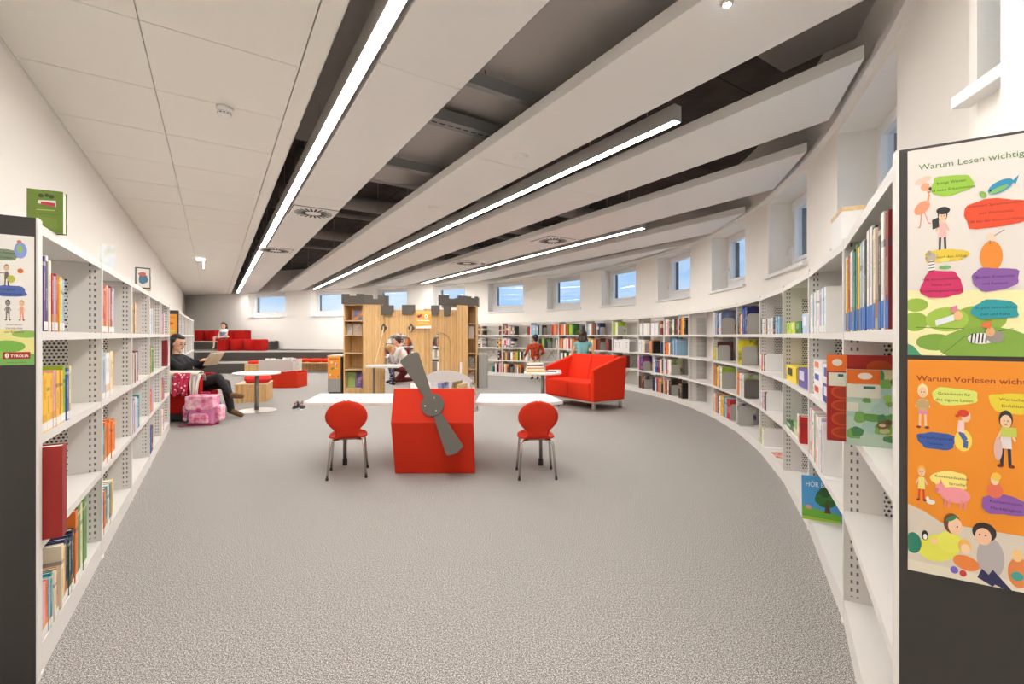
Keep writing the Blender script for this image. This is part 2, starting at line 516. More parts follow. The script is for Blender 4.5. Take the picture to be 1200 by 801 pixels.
# baseboard of the left wall, behind the shelves
# ------------------------------------------------------------------ hung ceiling, tile field over the left shelves
def uv(s_, v_): return U * s_ + V * v_
CANG = math.atan2(U.y, U.x)             # local x of every strip runs along U, local y = -V
def strip_box(b_, s0, s1, v0, v1, z0, z1, s0b=None, s1b=None):
    """box between two lines; ends may be skewed (b = the ends on the v1 side)"""
    s0b = s0 if s0b is None else s0b; s1b = s1 if s1b is None else s1b
    pts = [uv(s0, v0), uv(s0b, v1), uv(s1b, v1), uv(s1, v0)]
    v = [(p.x, p.y, z0) for p in pts] + [(p.x, p.y, z1) for p in pts]
    b_.add(v, [(0, 3, 2, 1), (4, 5, 6, 7), (0, 1, 5, 4), (1, 2, 6, 5), (2, 3, 7, 6), (3, 0, 4, 7)])
VL = (LW0.x) * 0.8365
VS, VT, VE = -0.41 * 0.8365, 0.548 * 0.8365, 0.70 * 0.8365
bearer = MB()
g_ = strip_end(VE, 0.05, True); g_l = strip_end(VL + 0.02, 0.03, True)
strip_box(bearer, -3.0, g_l, VL + 0.002, VE - 0.004, ZC + 0.026, ZC + 0.05, -3.0, g_)
bearer.build('tile_bearer', M_TILE, ceiling)
eb = MB(); strip_box(eb, -3.0, strip_end(VT, 0.02, True), VT + 0.004, VE, ZC, ZC + 0.025, -3.0, strip_end(VE, 0.02, True)); strip_box(eb, -3.0, strip_end(VE, 0.02, True), VE - 0.004, VE, ZC, ZC + 0.14)
eb.build('edge_strip', M_TILE, ceiling)
sb = MB(); strip_box(sb, -3.0, g_l - 0.2, VL + 0.002, VL + 0.012, ZC - 0.012, ZC + 0.02); sb.build('wall_angle', M_PANEL, ceiling)
TL = 0.8355
tile_mesh = {}
for key, (va, vb) in {'a': (VL + 0.012, VS), 'b': (VS, VT)}.items():
    tb = MB(); gp = 0.003
    w0, w1, l1 = 0, vb - va, TL
    tb.box(gp, l1 - gp, -(w1 - gp), -gp, 0, 0.02)
    tb.box(gp + 0.012, l1 - gp - 0.012, -(w1 - gp - 0.012), -gp - 0.012, 0.02, 0.026)
    tile_mesh[key] = (tb.mesh('ceiling_tile', M_TILE), va, vb)
s0 = 3.18 - 7 * TL
k = 0
while s0 + TL < min(g_, g_l) - 0.02:
    for key in ('a', 'b'):
        me, va, vb = tile_mesh[key]
        p = uv(s0, va); share(me, 'ceiling_tile', ceiling, (p.x, p.y, ZC + 0.0004 * ((k * 7) % 3)), CANG)
        k += 1
    s0 += TL
for key in ('a', 'b'):                    # cut tiles at the far wall
    me, va, vb = tile_mesh[key]
    tb = MB(); strip_box(tb, s0 + 0.004, strip_end(va, 0.02, True), va + 0.004, vb - 0.004, ZC, ZC + 0.025, s0 + 0.004, strip_end(vb, 0.02, True))
    tb.build('ceiling_tile', M_TILE, ceiling)

# ------------------------------------------------------------------ hung ceiling panels
PANELS = [(1.03 * 0.8365, 1.72 * 0.8365, 'widest white ceiling panel strip, beside the longest lamp, with two round-slotted air outlets'),
          (2.09, 2.785, 'white ceiling panel strip between the broad dark gap and the middle lamp'),
          (3.37, 4.10, 'white ceiling panel strip just past the middle lamp'),
          (4.63, 5.50, 'white ceiling panel strip with two air outlets beside the shortest lamp'),
          (6.20, 7.00, 'narrow-looking white ceiling panel strip just past the shortest lamp'),
          (7.45, 8.30, 'white ceiling panel strip closest to the far windows')]
SEG = 3.2
joint = [2.85, 3.85, 4.1, 5.2, 6.0, 6.4]
for (v0, v1, lab), j0 in zip(PANELS, joint):
    c0 = uv(6, v0)
    t = thing('ceiling_panel', lab, 'ceiling panel', (0, 0, ZC), 0, 'hung ceiling panel strips')
    na, nb = strip_end(v0, 0.12, False), strip_end(v1, 0.12, False)
    fa, fb = strip_end(v0, 0.10, True), strip_end(v1, 0.10, True)
    cuts = [j0 + SEG * q for q in range(-3, 8)]
    cuts = [c_ for c_ in cuts if max(na, nb) + 0.3 < c_ < min(fa, fb) - 0.3]
    segs = [(na, nb)] + [(c_, c_) for c_ in cuts] + [(fa, fb)]
    for q in range(len(segs) - 1):
        b_ = MB(); e = 0.006
        strip_box(b_, segs[q][0] + e, segs[q + 1][0] - e, v0, v1, 0, 0.09, segs[q][1] + e, segs[q + 1][1] - e)
        b_.build('panel_board', M_PANEL, t, bevel=0.003)
    for c_ in cuts:
        bk = MB(); strip_box(bk, c_ - 0.03, c_ + 0.03, v0 + 0.02, v1 - 0.02, 0.004, 0.085); bk.build('joint_strip', M_WHITE, t)
    for c_ in cuts:
        for vv in (v0 + 0.1, v1 - 0.1):
            p = uv(c_ + 0.2, vv); MB().tube([(p.x, p.y, 0.09), (p.x, p.y, ZS - ZC)], 0.004, 5).build('hanger_wire', M_DUCT, t)

# ------------------------------------------------------------------ linear lamps
M_LAMPSIDE = mat('lamp_aluminium', (196, 192, 187), 0.4, 0.3)
M_LED = emit('lamp_light', LAMP_COLOR, LAMP_STRENGTH)
def linear_lamp(v, s0, s1, label, w=0.085, zb=ZC - 0.005):
    t = thing('linear_lamp', label, 'ceiling lamp', (0, 0, zb), 0, 'long straight ceiling lamps')
    b_ = MB()
    strip_box(b_, s0, s1, v - w / 2, v - w / 2 + 0.006, 0.0, 0.12); strip_box(b_, s0, s1, v + w / 2 - 0.006, v + w / 2, 0.0, 0.12)
    strip_box(b_, s0, s1, v - w / 2, v + w / 2, 0.12, 0.128)
    b_.build('housing', M_LAMPSIDE, t)
    for e0, e1 in ((s0 - 0.006, s0), (s1, s1 + 0.006)):
        c_ = MB(); strip_box(c_, e0, e1, v - w / 2, v + w / 2, 0.0, 0.128); c_.build('end_cap', M_LAMPSIDE, t)
    d = MB(); strip_box(d, s0 + 0.002, s1 - 0.002, v - w / 2 + 0.008, v + w / 2 - 0.008, 0.004, 0.010)
    d.build('light_diffuser', M_LED, t)
    q = s0 + 0.3
    while q < s1:
        p = uv(q, v); MB().tube([(p.x, p.y, 0.128), (p.x, p.y, ZS - zb)], 0.003, 5).build('hanger_wire', M_DUCT, t); q += 2.4
    return t
linear_lamp(0.94 * 0.8365, strip_end(0.94 * 0.8365, 0.25, False), strip_end(0.94 * 0.8365, 0.6, True), 'longest straight white ceiling lamp beside the tiled ceiling edge')
linear_lamp(3.7 * 0.8365, Vector((1.30, 3.62)).dot(U), Vector((-7.25, 16.8)).dot(U), 'middle straight white ceiling lamp ending above the room centre')
linear_lamp(6.85 * 0.8365, Vector((2.13, 7.28)).dot(U), Vector((-3.0, 15.0)).dot(U), 'shortest straight white ceiling lamp furthest from the tiled ceiling')
# unseen extra lamp of the same kind, added to light the rear zone
t = thing('linear_lamp', 'extra straight white ceiling lamp, added to light the unseen entrance behind the viewer', 'ceiling lamp', (0, 0, ZC))
MB().box(-0.05, 0.05, -3.6, -1.0, 0.01, 0.12).build('housing', M_LAMPSIDE, t)
MB().box(-0.04, 0.04, -3.58, -1.02, 0.0, 0.0095).build('light_diffuser', M_LED, t)
MB().tube([(0, -2, 0.12), (0, -2, ZS - ZC)], 0.004, 6).build('hanger_wire', M_DUCT, t)

# ------------------------------------------------------------------ square air outlets with a ring of slots
def air_outlet(px, py, label, size=0.56):
    y = (ZC - HC) * FPX / (HY - py)
    p = at(px, py, y)
    t = thing('air_outlet', label, 'air vent', (p.x, p.y, ZC - 0.001), CANG, 'square ceiling air outlets')
    h = size / 2
    MB().box(-h, h, -h, h, -0.012, 0.0).build('face_plate', M_PANEL, t, bevel=0.003)
    fr_ = MB()
    for a0, a1, b0, b1 in ((-h - 0.012, h + 0.012, -h - 0.012, -h - 0.001), (-h - 0.012, h + 0.012, h + 0.001, h + 0.012), (-h - 0.012, -h - 0.001, -h, h), (h + 0.001, h + 0.012, -h, h)):
        fr_.box(a0, a1, b0, b1, -0.003, 0.0)
    fr_.build('shadow_gap', M_BLACK, t)
    sl_ = MB().box(0.105, 0.245, -0.013, 0.013, -0.0145, -0.0118).mesh('slot', M_BLACK)
    for k_ in range(22): share(sl_, 'slot', t, (0, 0, 0), 2 * PI * k_ / 22)
air_outlet(367, 249, 'nearest square air outlet with radial slots, beside the longest lamp')
air_outlet(323, 293, 'second square air outlet along the longest lamp')
air_outlet(648, 281.5, 'square air outlet with radial slots beside the shortest lamp')
air_outlet(547, 308, 'square air outlet near the far end of the shortest lamp')

# smoke detector, small downlights and the emergency light
p = at(263, 126, (ZC - HC) * FPX / (HY - 126))
t = thing('smoke_detector', 'white round smoke detector on the tiled ceiling', 'smoke detector', (p.x, p.y, ZC))
MB().lathe([(0.055, 0.0), (0.058, -0.02), (0.05, -0.035)]).build('base', M_WHITE, t, True)
MB().lathe([(0.043, -0.035), (0.045, -0.055), (0.036, -0.068), (0.01, -0.072)]).build('sensor_head', M_WHITE, t, True)
sm = MB().box(0.0445, 0.0465, -0.006, 0.006, -0.054, -0.048).mesh('slot', M_BLACK)
for k_ in range(12): share(sm, 'slot', t, (0, 0, 0), k_ * PI / 6)
for px, py, lab in ((610, 183, 'round white flush cover in the panel strip before the middle lamp'), (508, 243, 'second round flush cover further along the same panel strip')):
    p = at(px, py, (ZC - HC) * FPX / (HY - py))
    t = thing('ceiling_cover', lab, 'ceiling fitting', (p.x, p.y, ZC), 0, 'flush covers in the ceiling')
    MB().lathe([(0.075, 0.0), (0.075, -0.006), (0.06, -0.010)]).build('rim', M_WHITE, t, True)
    MB().lathe([(0.058, -0.0095), (0.05, -0.014), (0.01, -0.016)]).build('cover_disc', M_PANEL, t, True)
p = at(852, 3, (ZC - HC) * FPX / (HY - 3))
t = thing('spot_lamp', 'tiny bright spot lamp in the ceiling panel at the picture top', 'ceiling lamp', (p.x, p.y, ZC))
MB().lathe([(0.03, 0.0), (0.03, -0.008), (0.022, -0.012)]).build('ring', M_CHROME, t, True)
MB().lathe([(0.02, -0.011), (0.018, -0.016), (0.005, -0.018)]).build('lens', emit('spot_light', (0.9, 0.96, 1), 40), t, True)
p = at(236, 300, (ZC - HC) * FPX / (HY - 303))
t = thing('emergency_light', 'small bright white emergency light under the tiled ceiling', 'ceiling lamp', (p.x, p.y, ZC))
MB().box(-0.10, 0.10, -0.02, 0.02, -0.05, 0).build('housing', M_WHITE, t)
MB().box(-0.09, 0.09, -0.024, -0.0205, -0.045, -0.01).build('lit_front', emit('emergency_glow', (0.92, 0.96, 1), 14), t)
MB().box(0.04, 0.06, -0.006, 0.006, -0.22, -0.05).build('lit_sign_edge', emit('emergency_glow_edge', (0.92, 0.96, 1), 5), t)

p = at(566, 306, (ZC - HC) * FPX / (HY - 306))
t = thing('ceiling_sensor', 'small white device under the panel strip beside the shortest lamp', 'sensor', (p.x, p.y, ZC - 0.001))
MB().lathe([(0.09, 0.0), (0.10, -0.02), (0.08, -0.045)]).build('base', M_WHITE, t, True)
MB().lathe([(0.05, -0.044), (0.045, -0.07), (0.01, -0.085)]).build('dome', M_GREYM, t, True)

# ------------------------------------------------------------------ what hangs in the dark gaps above the panels
def hung(name, label, cat): return thing(name, label, cat, (0, 0, 0))
b_ = MB()                                # flat grey sail with a round end over the broad gap
va, vb = 1.15, 2.75; pts = []
for k_ in range(13):
    a = PI * k_ / 12 - PI / 2
    pts.append((5.0 + 1.0 * math.cos(a), (va + vb) / 2 + (vb - va) / 2 * math.sin(a)))
pts += [(0.9, vb), (0.2, va)]
pp = [uv(s_, v_) for s_, v_ in pts]
b_.prism([(q.x, q.y) for q in pp], 3.25, 3.31, axis='z')
t = hung('acoustic_sail', 'matt grey round-ended sail hung above the broad dark ceiling gap', 'acoustic panel')
b_.build('board', M_DUCT, t)
for q in (1.6, 3.4):
    for v_ in (va + 0.3, vb - 0.3):
        p_ = uv(q, v_); MB().tube([(p_.x, p_.y, 3.31), (p_.x, p_.y, ZS)], 0.006, 6).build('hanger_rod', M_BRUSH, t)
b_ = MB(); pts = [uv(-0.6, 0.35), uv(5.2, 0.35), uv(5.2, 1.05), uv(-0.6, 1.05)]
b_.prism([(q.x, q.y) for q in pts], 3.25, 3.31, axis='z')
t = hung('acoustic_sail', 'matt grey sail above the narrow gap beside the longest lamp', 'acoustic panel'); b_.build('board', M_DUCT, t)
for q in (0.6, 3.6):
    p_ = uv(q, .7); MB().tube([(p_.x, p_.y, 3.31), (p_.x, p_.y, ZS)], 0.006, 6).build('hanger_rod', M_BRUSH, t)
b_ = MB(); pts = [uv(2.0, 2.95), uv(5.5, 2.95), uv(5.5, 3.9), uv(2.4, 3.9)]
b_.prism([(q.x, q.y) for q in pts], 3.36, 3.42, axis='z')
t = hung('acoustic_sail', 'matt grey sail above the gap closest to the near windows', 'acoustic panel')
pts = [uv(-0.6, 2.9), uv(1.9, 2.9), uv(1.9, 3.9), uv(0.6, 3.9)]
b_ = MB(); b_.prism([(q.x, q.y) for q in pts], 3.36, 3.42, axis='z'); b_.build('board', M_DUCT, t)
h_ = MB(); p_ = uv(1.2, 3.3); h_.tube([(p_.x, p_.y, 3.42), (p_.x, p_.y, ZS)], 0.006, 6); h_.build('hanger_rod', M_BRUSH, t)
for s_, v0_, v1_, kind, lab in ((3.05, 1.2, 2.3, 'rail', 'thin grey steel rail nearest across the broad dark ceiling gap'), (3.75, 1.2, 2.3, 'tray', 'slotted grey cable tray across the broad dark ceiling gap'),
                          (5.0, 1.2, 2.3, 'rail', 'thin grey steel rail past the slotted cable tray'), (6.6, 0.9, 6.9, 'duct', 'round grey air duct just past the grey sail above the ceiling panels'), (8.3, 0.9, 7.3, 'duct', 'second round grey air duct across above the ceiling panels'),
                          (9.6, 0.9, 7.2, 'pipe', 'thin grey pipe across above the ceiling panels'), (11.2, 0.9, 7.2, 'duct', 'third round grey air duct far along above the ceiling panels'), (13.5, 0.9, 6.5, 'pipe', 'second thin grey pipe far along above the ceiling panels')):
    a, c_ = uv(s_, v0_), uv(s_, v1_)
    if kind in ('rail', 'tray'):
        b_ = MB(); w_ = 0.03 if kind == 'rail' else 0.07
        strip_box(b_, s_ - w_, s_ + w_, v0_, v1_, 3.10, 3.13); strip_box(b_, s_ - w_, s_ - w_ + 0.006, v0_, v1_, 3.13, 3.20); strip_box(b_, s_ + w_ - 0.006, s_ + w_, v0_, v1_, 3.13, 3.20)
        t = hung('ceiling_' + kind if kind == 'rail' else 'cable_tray', lab, 'ceiling rail' if kind == 'rail' else 'cable tray')
        b_.build('channel', mat('zinc_steel', (140, 142, 142), 0.5, 0.3), t)
        if kind == 'tray':
            n_ = 14; st = MB()
            for k_ in range(n_):
                vv = v0_ + (k_ + 0.5) * (v1_ - v0_) / n_
                strip_box(st, s_ - 0.008, s_ + 0.008, vv - 0.025, vv + 0.025, 3.0975, 3.1005)
            o_ = st.build('slot', M_BLACK, t); o_['kind'] = 'stuff'
        h_ = MB(); p_ = uv(s_, (v0_ + v1_) / 2); h_.tube([(p_.x, p_.y, 3.13), (p_.x, p_.y, 3.25)], 0.006, 6); h_.build('hanger_rod', M_BRUSH, t)
    else:
        r_ = 0.13 if kind == 'duct' else 0.045
        z_ = ZS - r_ - 0.06
        t = hung('air_duct' if kind == 'duct' else 'ceiling_pipe', lab, 'air duct' if kind == 'duct' else 'pipe')
        MB().tube([(a.x, a.y, z_), (c_.x, c_.y, z_)], r_, 16).build('pipe_run', M_DUCT, t, True)
        for k_ in range(4):
            e = a.lerp(c_, (k_ + 0.5) / 4); MB().box(e.x - 0.03, e.x + 0.03, e.y - 0.03, e.y + 0.03, z_ + r_ * 0.9, ZS - 0.004).build('bracket', M_BRUSH, t)

# ------------------------------------------------------------------ bookcases
SH = 1.60; DEP = 0.30
LEV = [0.10, 0.475, 0.85, 1.22]
def shelf_mesh(L):
    b_ = MB(); e = 0.010
    b_.box(e, L - e, 0.004, DEP - 0.012, -0.006, 0.0)
    b_.box(e, L - e, 0.0, 0.004, -0.032, 0.0); b_.box(e, L - e, DEP - 0.016, DEP - 0.012, -0.032, 0.0)
    b_.box(e, e + 0.003, 0.004, DEP - 0.016, -0.03, -0.006); b_.box(L - e - 0.003, L - e, 0.004, DEP - 0.016, -0.03, -0.006)
    return b_.mesh('shelf', M_STEEL)
def plinth_mesh(L):
    b_ = MB(); e = 0.010
    return b_.box(e, L - e, 0.0, DEP - 0.012, 0.0, 0.10).mesh('plinth_shelf', M_STEEL)
def top_mesh(L):
    b_ = MB(); e = 0.010
    b_.box(e, L - e, 0.0, DEP, 1.594, 1.600); b_.box(e, L - e, 0.0, 0.004, 1.565, 1.594); b_.box(e, L - e, DEP - 0.004, DEP, 1.565, 1.594)
    return b_.mesh('top_board', M_STEEL)
def back_mesh(L):
    b_ = MB()
    b_.box(0.05, L - 0.05, DEP - 0.010, DEP - 0.006, 0.10, 1.565)
    for xx in (0.05, L - 0.05 - 0.012): b_.box(xx, xx + 0.012, DEP - 0.03, DEP - 0.010, 0.10, 1.565)
    return b_.mesh('back_panel', M_STEEL)
def plain_back_mesh(L):
    b_ = MB()
    for x0, x1, yy in ((0.03, 0.20, 0.0), (0.20, 0.45, 0.02), (0.45, 0.70, 0.0), (0.70, 0.93, 0.02)):
        b_.box(x0, x1, DEP - 0.012 - yy, DEP - 0.006 - yy, 0.10, 1.565)
    return b_.mesh('back_panel', M_STEEL)
def upright_mesh():
    b_ = MB()
    b_.box(-0.0145, 0.0145, -0.002, 0.004, 0.0, SH + 0.012)
    for sx in (-1, 1):
        b_.box(min(sx * 0.0085, sx * 0.0115), max(sx * 0.0085, sx * 0.0115), 0.004, DEP, 0.0, SH)
    b_.box(-0.0085, 0.0085, DEP - 0.005, DEP, 0.0, SH); b_.box(-0.0085, 0.0085, 0.004, DEP - 0.005, SH - 0.004, SH)
    b_.box(-0.022, 0.022, -0.006, 0.03, 0.0, 0.012)
    return b_.mesh('upright', M_SLOT)
def brace_mesh(L, flip):
    b_ = MB()
    a, c_ = (0.04, 0.98) if not flip else (0.98, 0.04)
    z0, z1 = 0.2, 1.2
    b_.tube([(a, DEP + 0.012 + flip * 0.012, z0), (c_, DEP + 0.012 + flip * 0.012, z1)], 0.005, 6)
    return b_.mesh('cross_brace', M_BRUSH)
ME = dict(shelf=shelf_mesh(BAY), plinth=plinth_mesh(BAY), top=top_mesh(BAY), back=back_mesh(BAY), ribbed=plain_back_mesh(BAY), up=upright_mesh(), br0=brace_mesh(BAY, 0), br1=brace_mesh(BAY, 1))

def fit_bay(root, org, ang, L, kind):
    """one bay: x from left to right as a reader facing it sees it, y into the shelf"""
    sc = (L / BAY, 1, 1)
    share(ME['plinth'], 'plinth_shelf', root, (org.x, org.y, 0), ang, sc)
    for z_ in LEV[1:]: share(ME['shelf'], 'shelf', root, (org.x, org.y, z_), ang, sc)
    share(ME['top'], 'top_board', root, (org.x, org.y, 0), ang, sc)
    if kind == 'perf': share(ME['back'], 'back_panel', root, (org.x, org.y, 0), ang, sc)
    elif kind == 'rib': share(ME['ribbed'], 'back_panel', root, (org.x, org.y, 0), ang, sc)
    if kind in ('open', 'rib'):
        share(ME['br0'], 'cross_brace', root, (org.x, org.y, 0), ang, sc); share(ME['br1'], 'cross_brace', root, (org.x, org.y, 0), ang, sc)

# left bookcase, five straight bays
ULEFT = Vector((-0.542, 0.840)).normalized()
L_ORG = Vector((-1.671, 1.611)); L_ANG = math.atan2(ULEFT.y, ULEFT.x)
case_left = thing('bookcase', 'straight white steel bookcase of five bays along the plain wall', 'bookcase')
for k_ in range(5): fit_bay(case_left, L_ORG + ULEFT * BAY * k_, L_ANG, BAY, 'perf')
for k_ in range(6):
    p = L_ORG + ULEFT * BAY * k_; share(ME['up'], 'upright', case_left, (p.x, p.y, 0), L_ANG)
# second straight bookcase beyond the reading corner
S_ORG = Vector((-5.41, 7.39))
case_second = thing('bookcase', 'further straight white bookcase behind the seated woman, with orange end poster', 'bookcase')
for k_ in range(5): fit_bay(case_second, S_ORG + ULEFT * BAY * k_, L_ANG, BAY, 'perf')
for k_ in range(6):
    p = S_ORG + ULEFT * BAY * k_; share(ME['up'], 'upright', case_second, (p.x, p.y, 0), L_ANG)
# curved bookcase
case_right = thing('bookcase', 'long curved white steel bookcase under the row of windows', 'bookcase')
R_BAYS = []
for k_ in range(len(NODES) - 1):
    a, c_ = NODES[k_ + 1], NODES[k_]
    d = c_ - a; L = d.length; ang = math.atan2(d.y, d.x)
    R_BAYS.append((a, ang, L))
    fit_bay(case_right, a, ang, L, 'perf' if k_ < 6 else ('rib' if k_ == 6 else 'open'))
for k_ in range(len(NODES)):
    o_ = outward(k_); ang = math.atan2(o_.y, o_.x) - PI / 2
    share(ME['up'], 'upright', case_right, (NODES[k_].x, NODES[k_].y, 0), ang)

# charcoal end panels
def end_panel(root, org, ang, side, depth=0.36):
    """slab closing a run; stands square to the run, side -1 = at the reader's left end, +1 = right end"""
    b_ = MB()
    x0, x1 = (-0.045, -0.016) if side < 0 else (0.016, 0.045)
    b_.box(x0, x1, 0.0, depth, 0.0, SH + 0.012)
    o_ = b_.build('end_panel', M_CHARC, root, loc=(org.x, org.y, 0), rotz=ang, bevel=0.002)
    tr_ = MB(); tr_.box(min(x0, x1), max(x0, x1), -0.006, 0.0, 0.0, SH + 0.012)
    tr_.build('edge_strip', M_STEEL, root, loc=(org.x, org.y, 0), rotz=ang)
    return o_
ep_left = end_panel(case_left, L_ORG, L_ANG, -1)
ep_left['label'] = 'charcoal end panel with a poster'
a_, ang_, L_ = R_BAYS[0]
ep_right = end_panel(case_right, NODES[0], ang_, 1, 0.45)
ep_right['label'] = 'charcoal end panel with two posters'
ep_second = end_panel(case_second, S_ORG, L_ANG, -1)
ep_second['label'] = 'charcoal end panel with an orange poster'

# ------------------------------------------------------------------ books
PAL = {'r': ('red', (190, 34, 30)), 'd': ('dark red', (128, 26, 24)), 'o': ('orange', (234, 122, 36)), 'y': ('yellow', (242, 192, 52)),
       'Y': ('pale yellow', (236, 218, 146)), 'g': ('green', (58, 136, 62)), 'G': ('dark green', (34, 82, 52)), 'L': ('lime green', (158, 192, 44)),
       't': ('teal', (44, 136, 140)), 'b': ('blue', (34, 92, 172)), 'n': ('navy', (32, 38, 92)), 'c': ('light blue', (150, 190, 216)),
       'p': ('purple', (92, 58, 128)), 'l': ('lilac', (186, 172, 208)), 'k': ('black', (34, 31, 30)), 'w': ('white', (238, 235, 230)),
       'e': ('cream', (232, 218, 192)), 'a': ('grey', (150, 150, 150)), 'm': ('magenta', (196, 48, 104)), 'i': ('pink', (232, 168, 176)),
       'B': ('brown', (112, 74, 44)), 'T': ('tan', (190, 152, 108)), 's': ('silver', (204, 206, 212)), 'f': ('leaf green', (104, 148, 78))}
_bm = {}
def book_mat(ch, var):
    """cover cloth with a title band across the spine and small lettering-like marks"""
    if (ch, var) in _bm: return _bm[(ch, var)]
    nm, rgb = PAL[ch]
    m, b, g = blank('%s_cover_%d' % (nm.replace(' ', '_'), var), 0.5)
    x, y, z, v = g.coords('Generated')
    base = lin(rgb)
    dark = sum(rgb) < 330
    ink = lin((236, 228, 206)) if dark else lin(((60, 44, 40), (40, 50, 90), (120, 40, 40))[var])
    second = lin(((236, 226, 200), (60, 60, 70), (220, 150, 60))[var])
    nz = g.noise(v, 30, 2, (1.5, 0.2, 1.2))
    t0, t1 = ((0.42, 0.80), (0.30, 0.62), (0.55, 0.90))[var]
    zone = g.m('MULTIPLY', g.m('GREATER_THAN', z, t0), g.m('LESS_THAN', z, t1))
    inkm = g.m('MULTIPLY', g.m('MULTIPLY', zone, g.near(x, 0.5, 0.22)), g.m('GREATER_THAN', nz, 0.52))
    b0, b1 = ((0.88, 0.93), (0.70, 0.76), (0.12, 0.30))[var]
    band = g.m('MULTIPLY', g.m('GREATER_THAN', z, b0), g.m('LESS_THAN', z, b1))
    c = g.mix(g.m('MULTIPLY', band, 0.55), base, second)
    c = g.mix(g.m('MULTIPLY', inkm, 0.75), c, ink)
    g.l.new(c, b.inputs['Base Color'])
    _bm[(ch, var)] = m
    return m
def pic_mat(name, stops, scale=7.0):
    """printed picture cover: patches of a few colours"""
    m, b, g = blank(name, 0.4)
    x, y, z, v = g.coords()
    g.l.new(g.ramp(g.noise(v, scale, 3), [(0.30 + 0.4 * k / max(1, len(stops) - 1), lin(c)) for k, c in enumerate(stops)]), b.inputs['Base Color'])
    return m
M_STICK = mat('spine_sticker_white', (236, 234, 230), 0.6)
M_STICKB = mat('spine_sticker_blue', (38, 104, 186), 0.5)

ORD = ['first', 'second', 'third', 'fourth', 'fifth', 'sixth', 'seventh', 'eighth', 'ninth', 'tenth', 'eleventh', 'twelfth', 'thirteenth', 'fourteenth', 'fifteenth', 'sixteenth', 'seventeenth', 'eighteenth', 'nineteenth', 'twentieth'] + ['twenty-' + q for q in ('first', 'second', 'third', 'fourth', 'fifth', 'sixth', 'seventh', 'eighth', 'ninth')]
SHELFN = ['bottom', 'third', 'second', 'top']
def frame_of(case, bay):
    if case == 'L': return L_ORG + ULEFT * BAY * bay, L_ANG
    if case == 'S': return S_ORG + ULEFT * BAY * bay, L_ANG
    return R_BAYS[bay][0], R_BAYS[bay][1]
ROWEND = {}
BOOKS = []     # (size seen, case, bay, level, x, t, h, d, colour, var, order, lean, sticker, y)
def row(case, bay, lev, x0, cols, h=0.24, t=0.026, d=0.17, jit=0.03, gap=0.0, sticker='w', y=0.001, lean=0.0):
    org, ang = frame_of(case, bay)
    x = max([x0] + [e + .002 for e in ROWEND.get((case, bay, lev), [])])
    cnt = sum(1 for q in BOOKS if q[1:4] == (case, bay, lev))
    for ch in cols:
        if ch == '_': x += 0.06; continue
        tt = t * (1.5 if case == 'L' and bay else 1.0) * random.uniform(0.75, 1.3); hh = min(0.345, h * random.uniform(1 - 2.2 * jit, 1 + jit)); dd = d * random.uniform(0.9, 1.08)
        dist = max(0.8, org.length)
        BOOKS.append((tt * hh / dist ** 2, case, bay, lev, x, tt, hh, dd, ch, random.randrange(3), cnt, lean, sticker, y + random.uniform(0, 0.006)))
        cnt += 1
        x += tt + gap + (0.0015)
    ROWEND.setdefault((case, bay, lev), []).append(x)
R_ = row
# left bookcase, from the near end
R_('L', 0, 3, .022, 'npnwe', .275, .024); R_('L', 0, 3, .150, 'rlroyYc', .225, .021)
R_('L', 0, 2, .022, 'yyyyiyryLb', .225, .030, .16); R_('L', 0, 2, .36, 'Y', .235, .03)
R_('L', 0, 0, .025, 'lioctweT', .20, .024, .15); R_('L', 0, 0, .27, 'eynnGnk', .25, .028); R_('L', 0, 0, .50, 'ofeff', .325, .034, .2, .01)
R_('L', 1, 3, .03, 'rroeidwl', .265, .028); R_('L', 1, 2, .03, 'pcwwey', .26, .034); R_('L', 1, 1, .03, 'toooooo', .235, .032); R_('L', 1, 0, .03, 'botwtTY', .25, .03)
R_('L', 2, 3, .03, 'fyBweo', .235, .034); R_('L', 2, 2, .03, 'kedlwp', .24, .036); R_('L', 2, 1, .03, 'bwlecct', .25, .035)
R_('L', 3, 3, .03, 'awscw', .24, .034); R_('L', 3, 2, .03, 'kygg', .25, .05); R_('L', 3, 1, .03, 'roril', .23, .04); R_('L', 3, 0, .03, 'pbnd', .25, .05)
R_('L', 4, 3, .03, 'eplmw', .24, .04); R_('L', 4, 1, .03, 'Torld', .24, .04); R_('L', 4, 0, .03, 'ywwr', .27, .05)
# second straight bookcase
for k_, (a3, a2) in enumerate((('wwltp', 'ewwcw'), ('bcbwn', 'wlww'), ('yogwt', 'wew'), ('wcwl', 'www'), ('wws', 'wcw'))):
    R_('S', k_, 3, .05, a3, .25, .045); R_('S', k_, 2, .05, a2, .25, .05)
    if k_ < 3: R_('S', k_, 1, .05, 'wlew', .25, .05); R_('S', k_, 0, .05, 'ewcw', .25, .05)
# curved bookcase, bay 0 beside the big posters
R_('R', 0, 3, .03, 'wygrkwGt', .30, .034, .22, .02, sticker='B'); R_('R', 0, 3, .36, 'fylcskwkwke', .30, .034, .22, .03, sticker='B'); R_('R', 0, 3, .80, 'kwd', .30, .036, .22, sticker='B')
R_('R', 0, 2, .04, 'worwo', .27, .03, .16, y=.09)
R_('R', 1, 3, .06, 'wwcwwswwlwwcw', .235, .036, .2, .012)
R_('R', 1, 1, .03, 'wiwwgwiwwwlw', .285, .040, .22, .015, sticker=''); 
R_('R', 2, 1, .60, 'wer', .18, .05, .2, sticker='')
R_('R', 3, 3, .06, 'kwswBwswskcbc', .15, .062, .14, .02, sticker='')
R_('R', 3, 2, .03, 'wrwdw', .17, .05, .2); R_('R', 3, 1, .04, 'wlwrk', .17, .05, .2); R_('R', 3, 0, .05, 'Lew', .17, .05, .2)
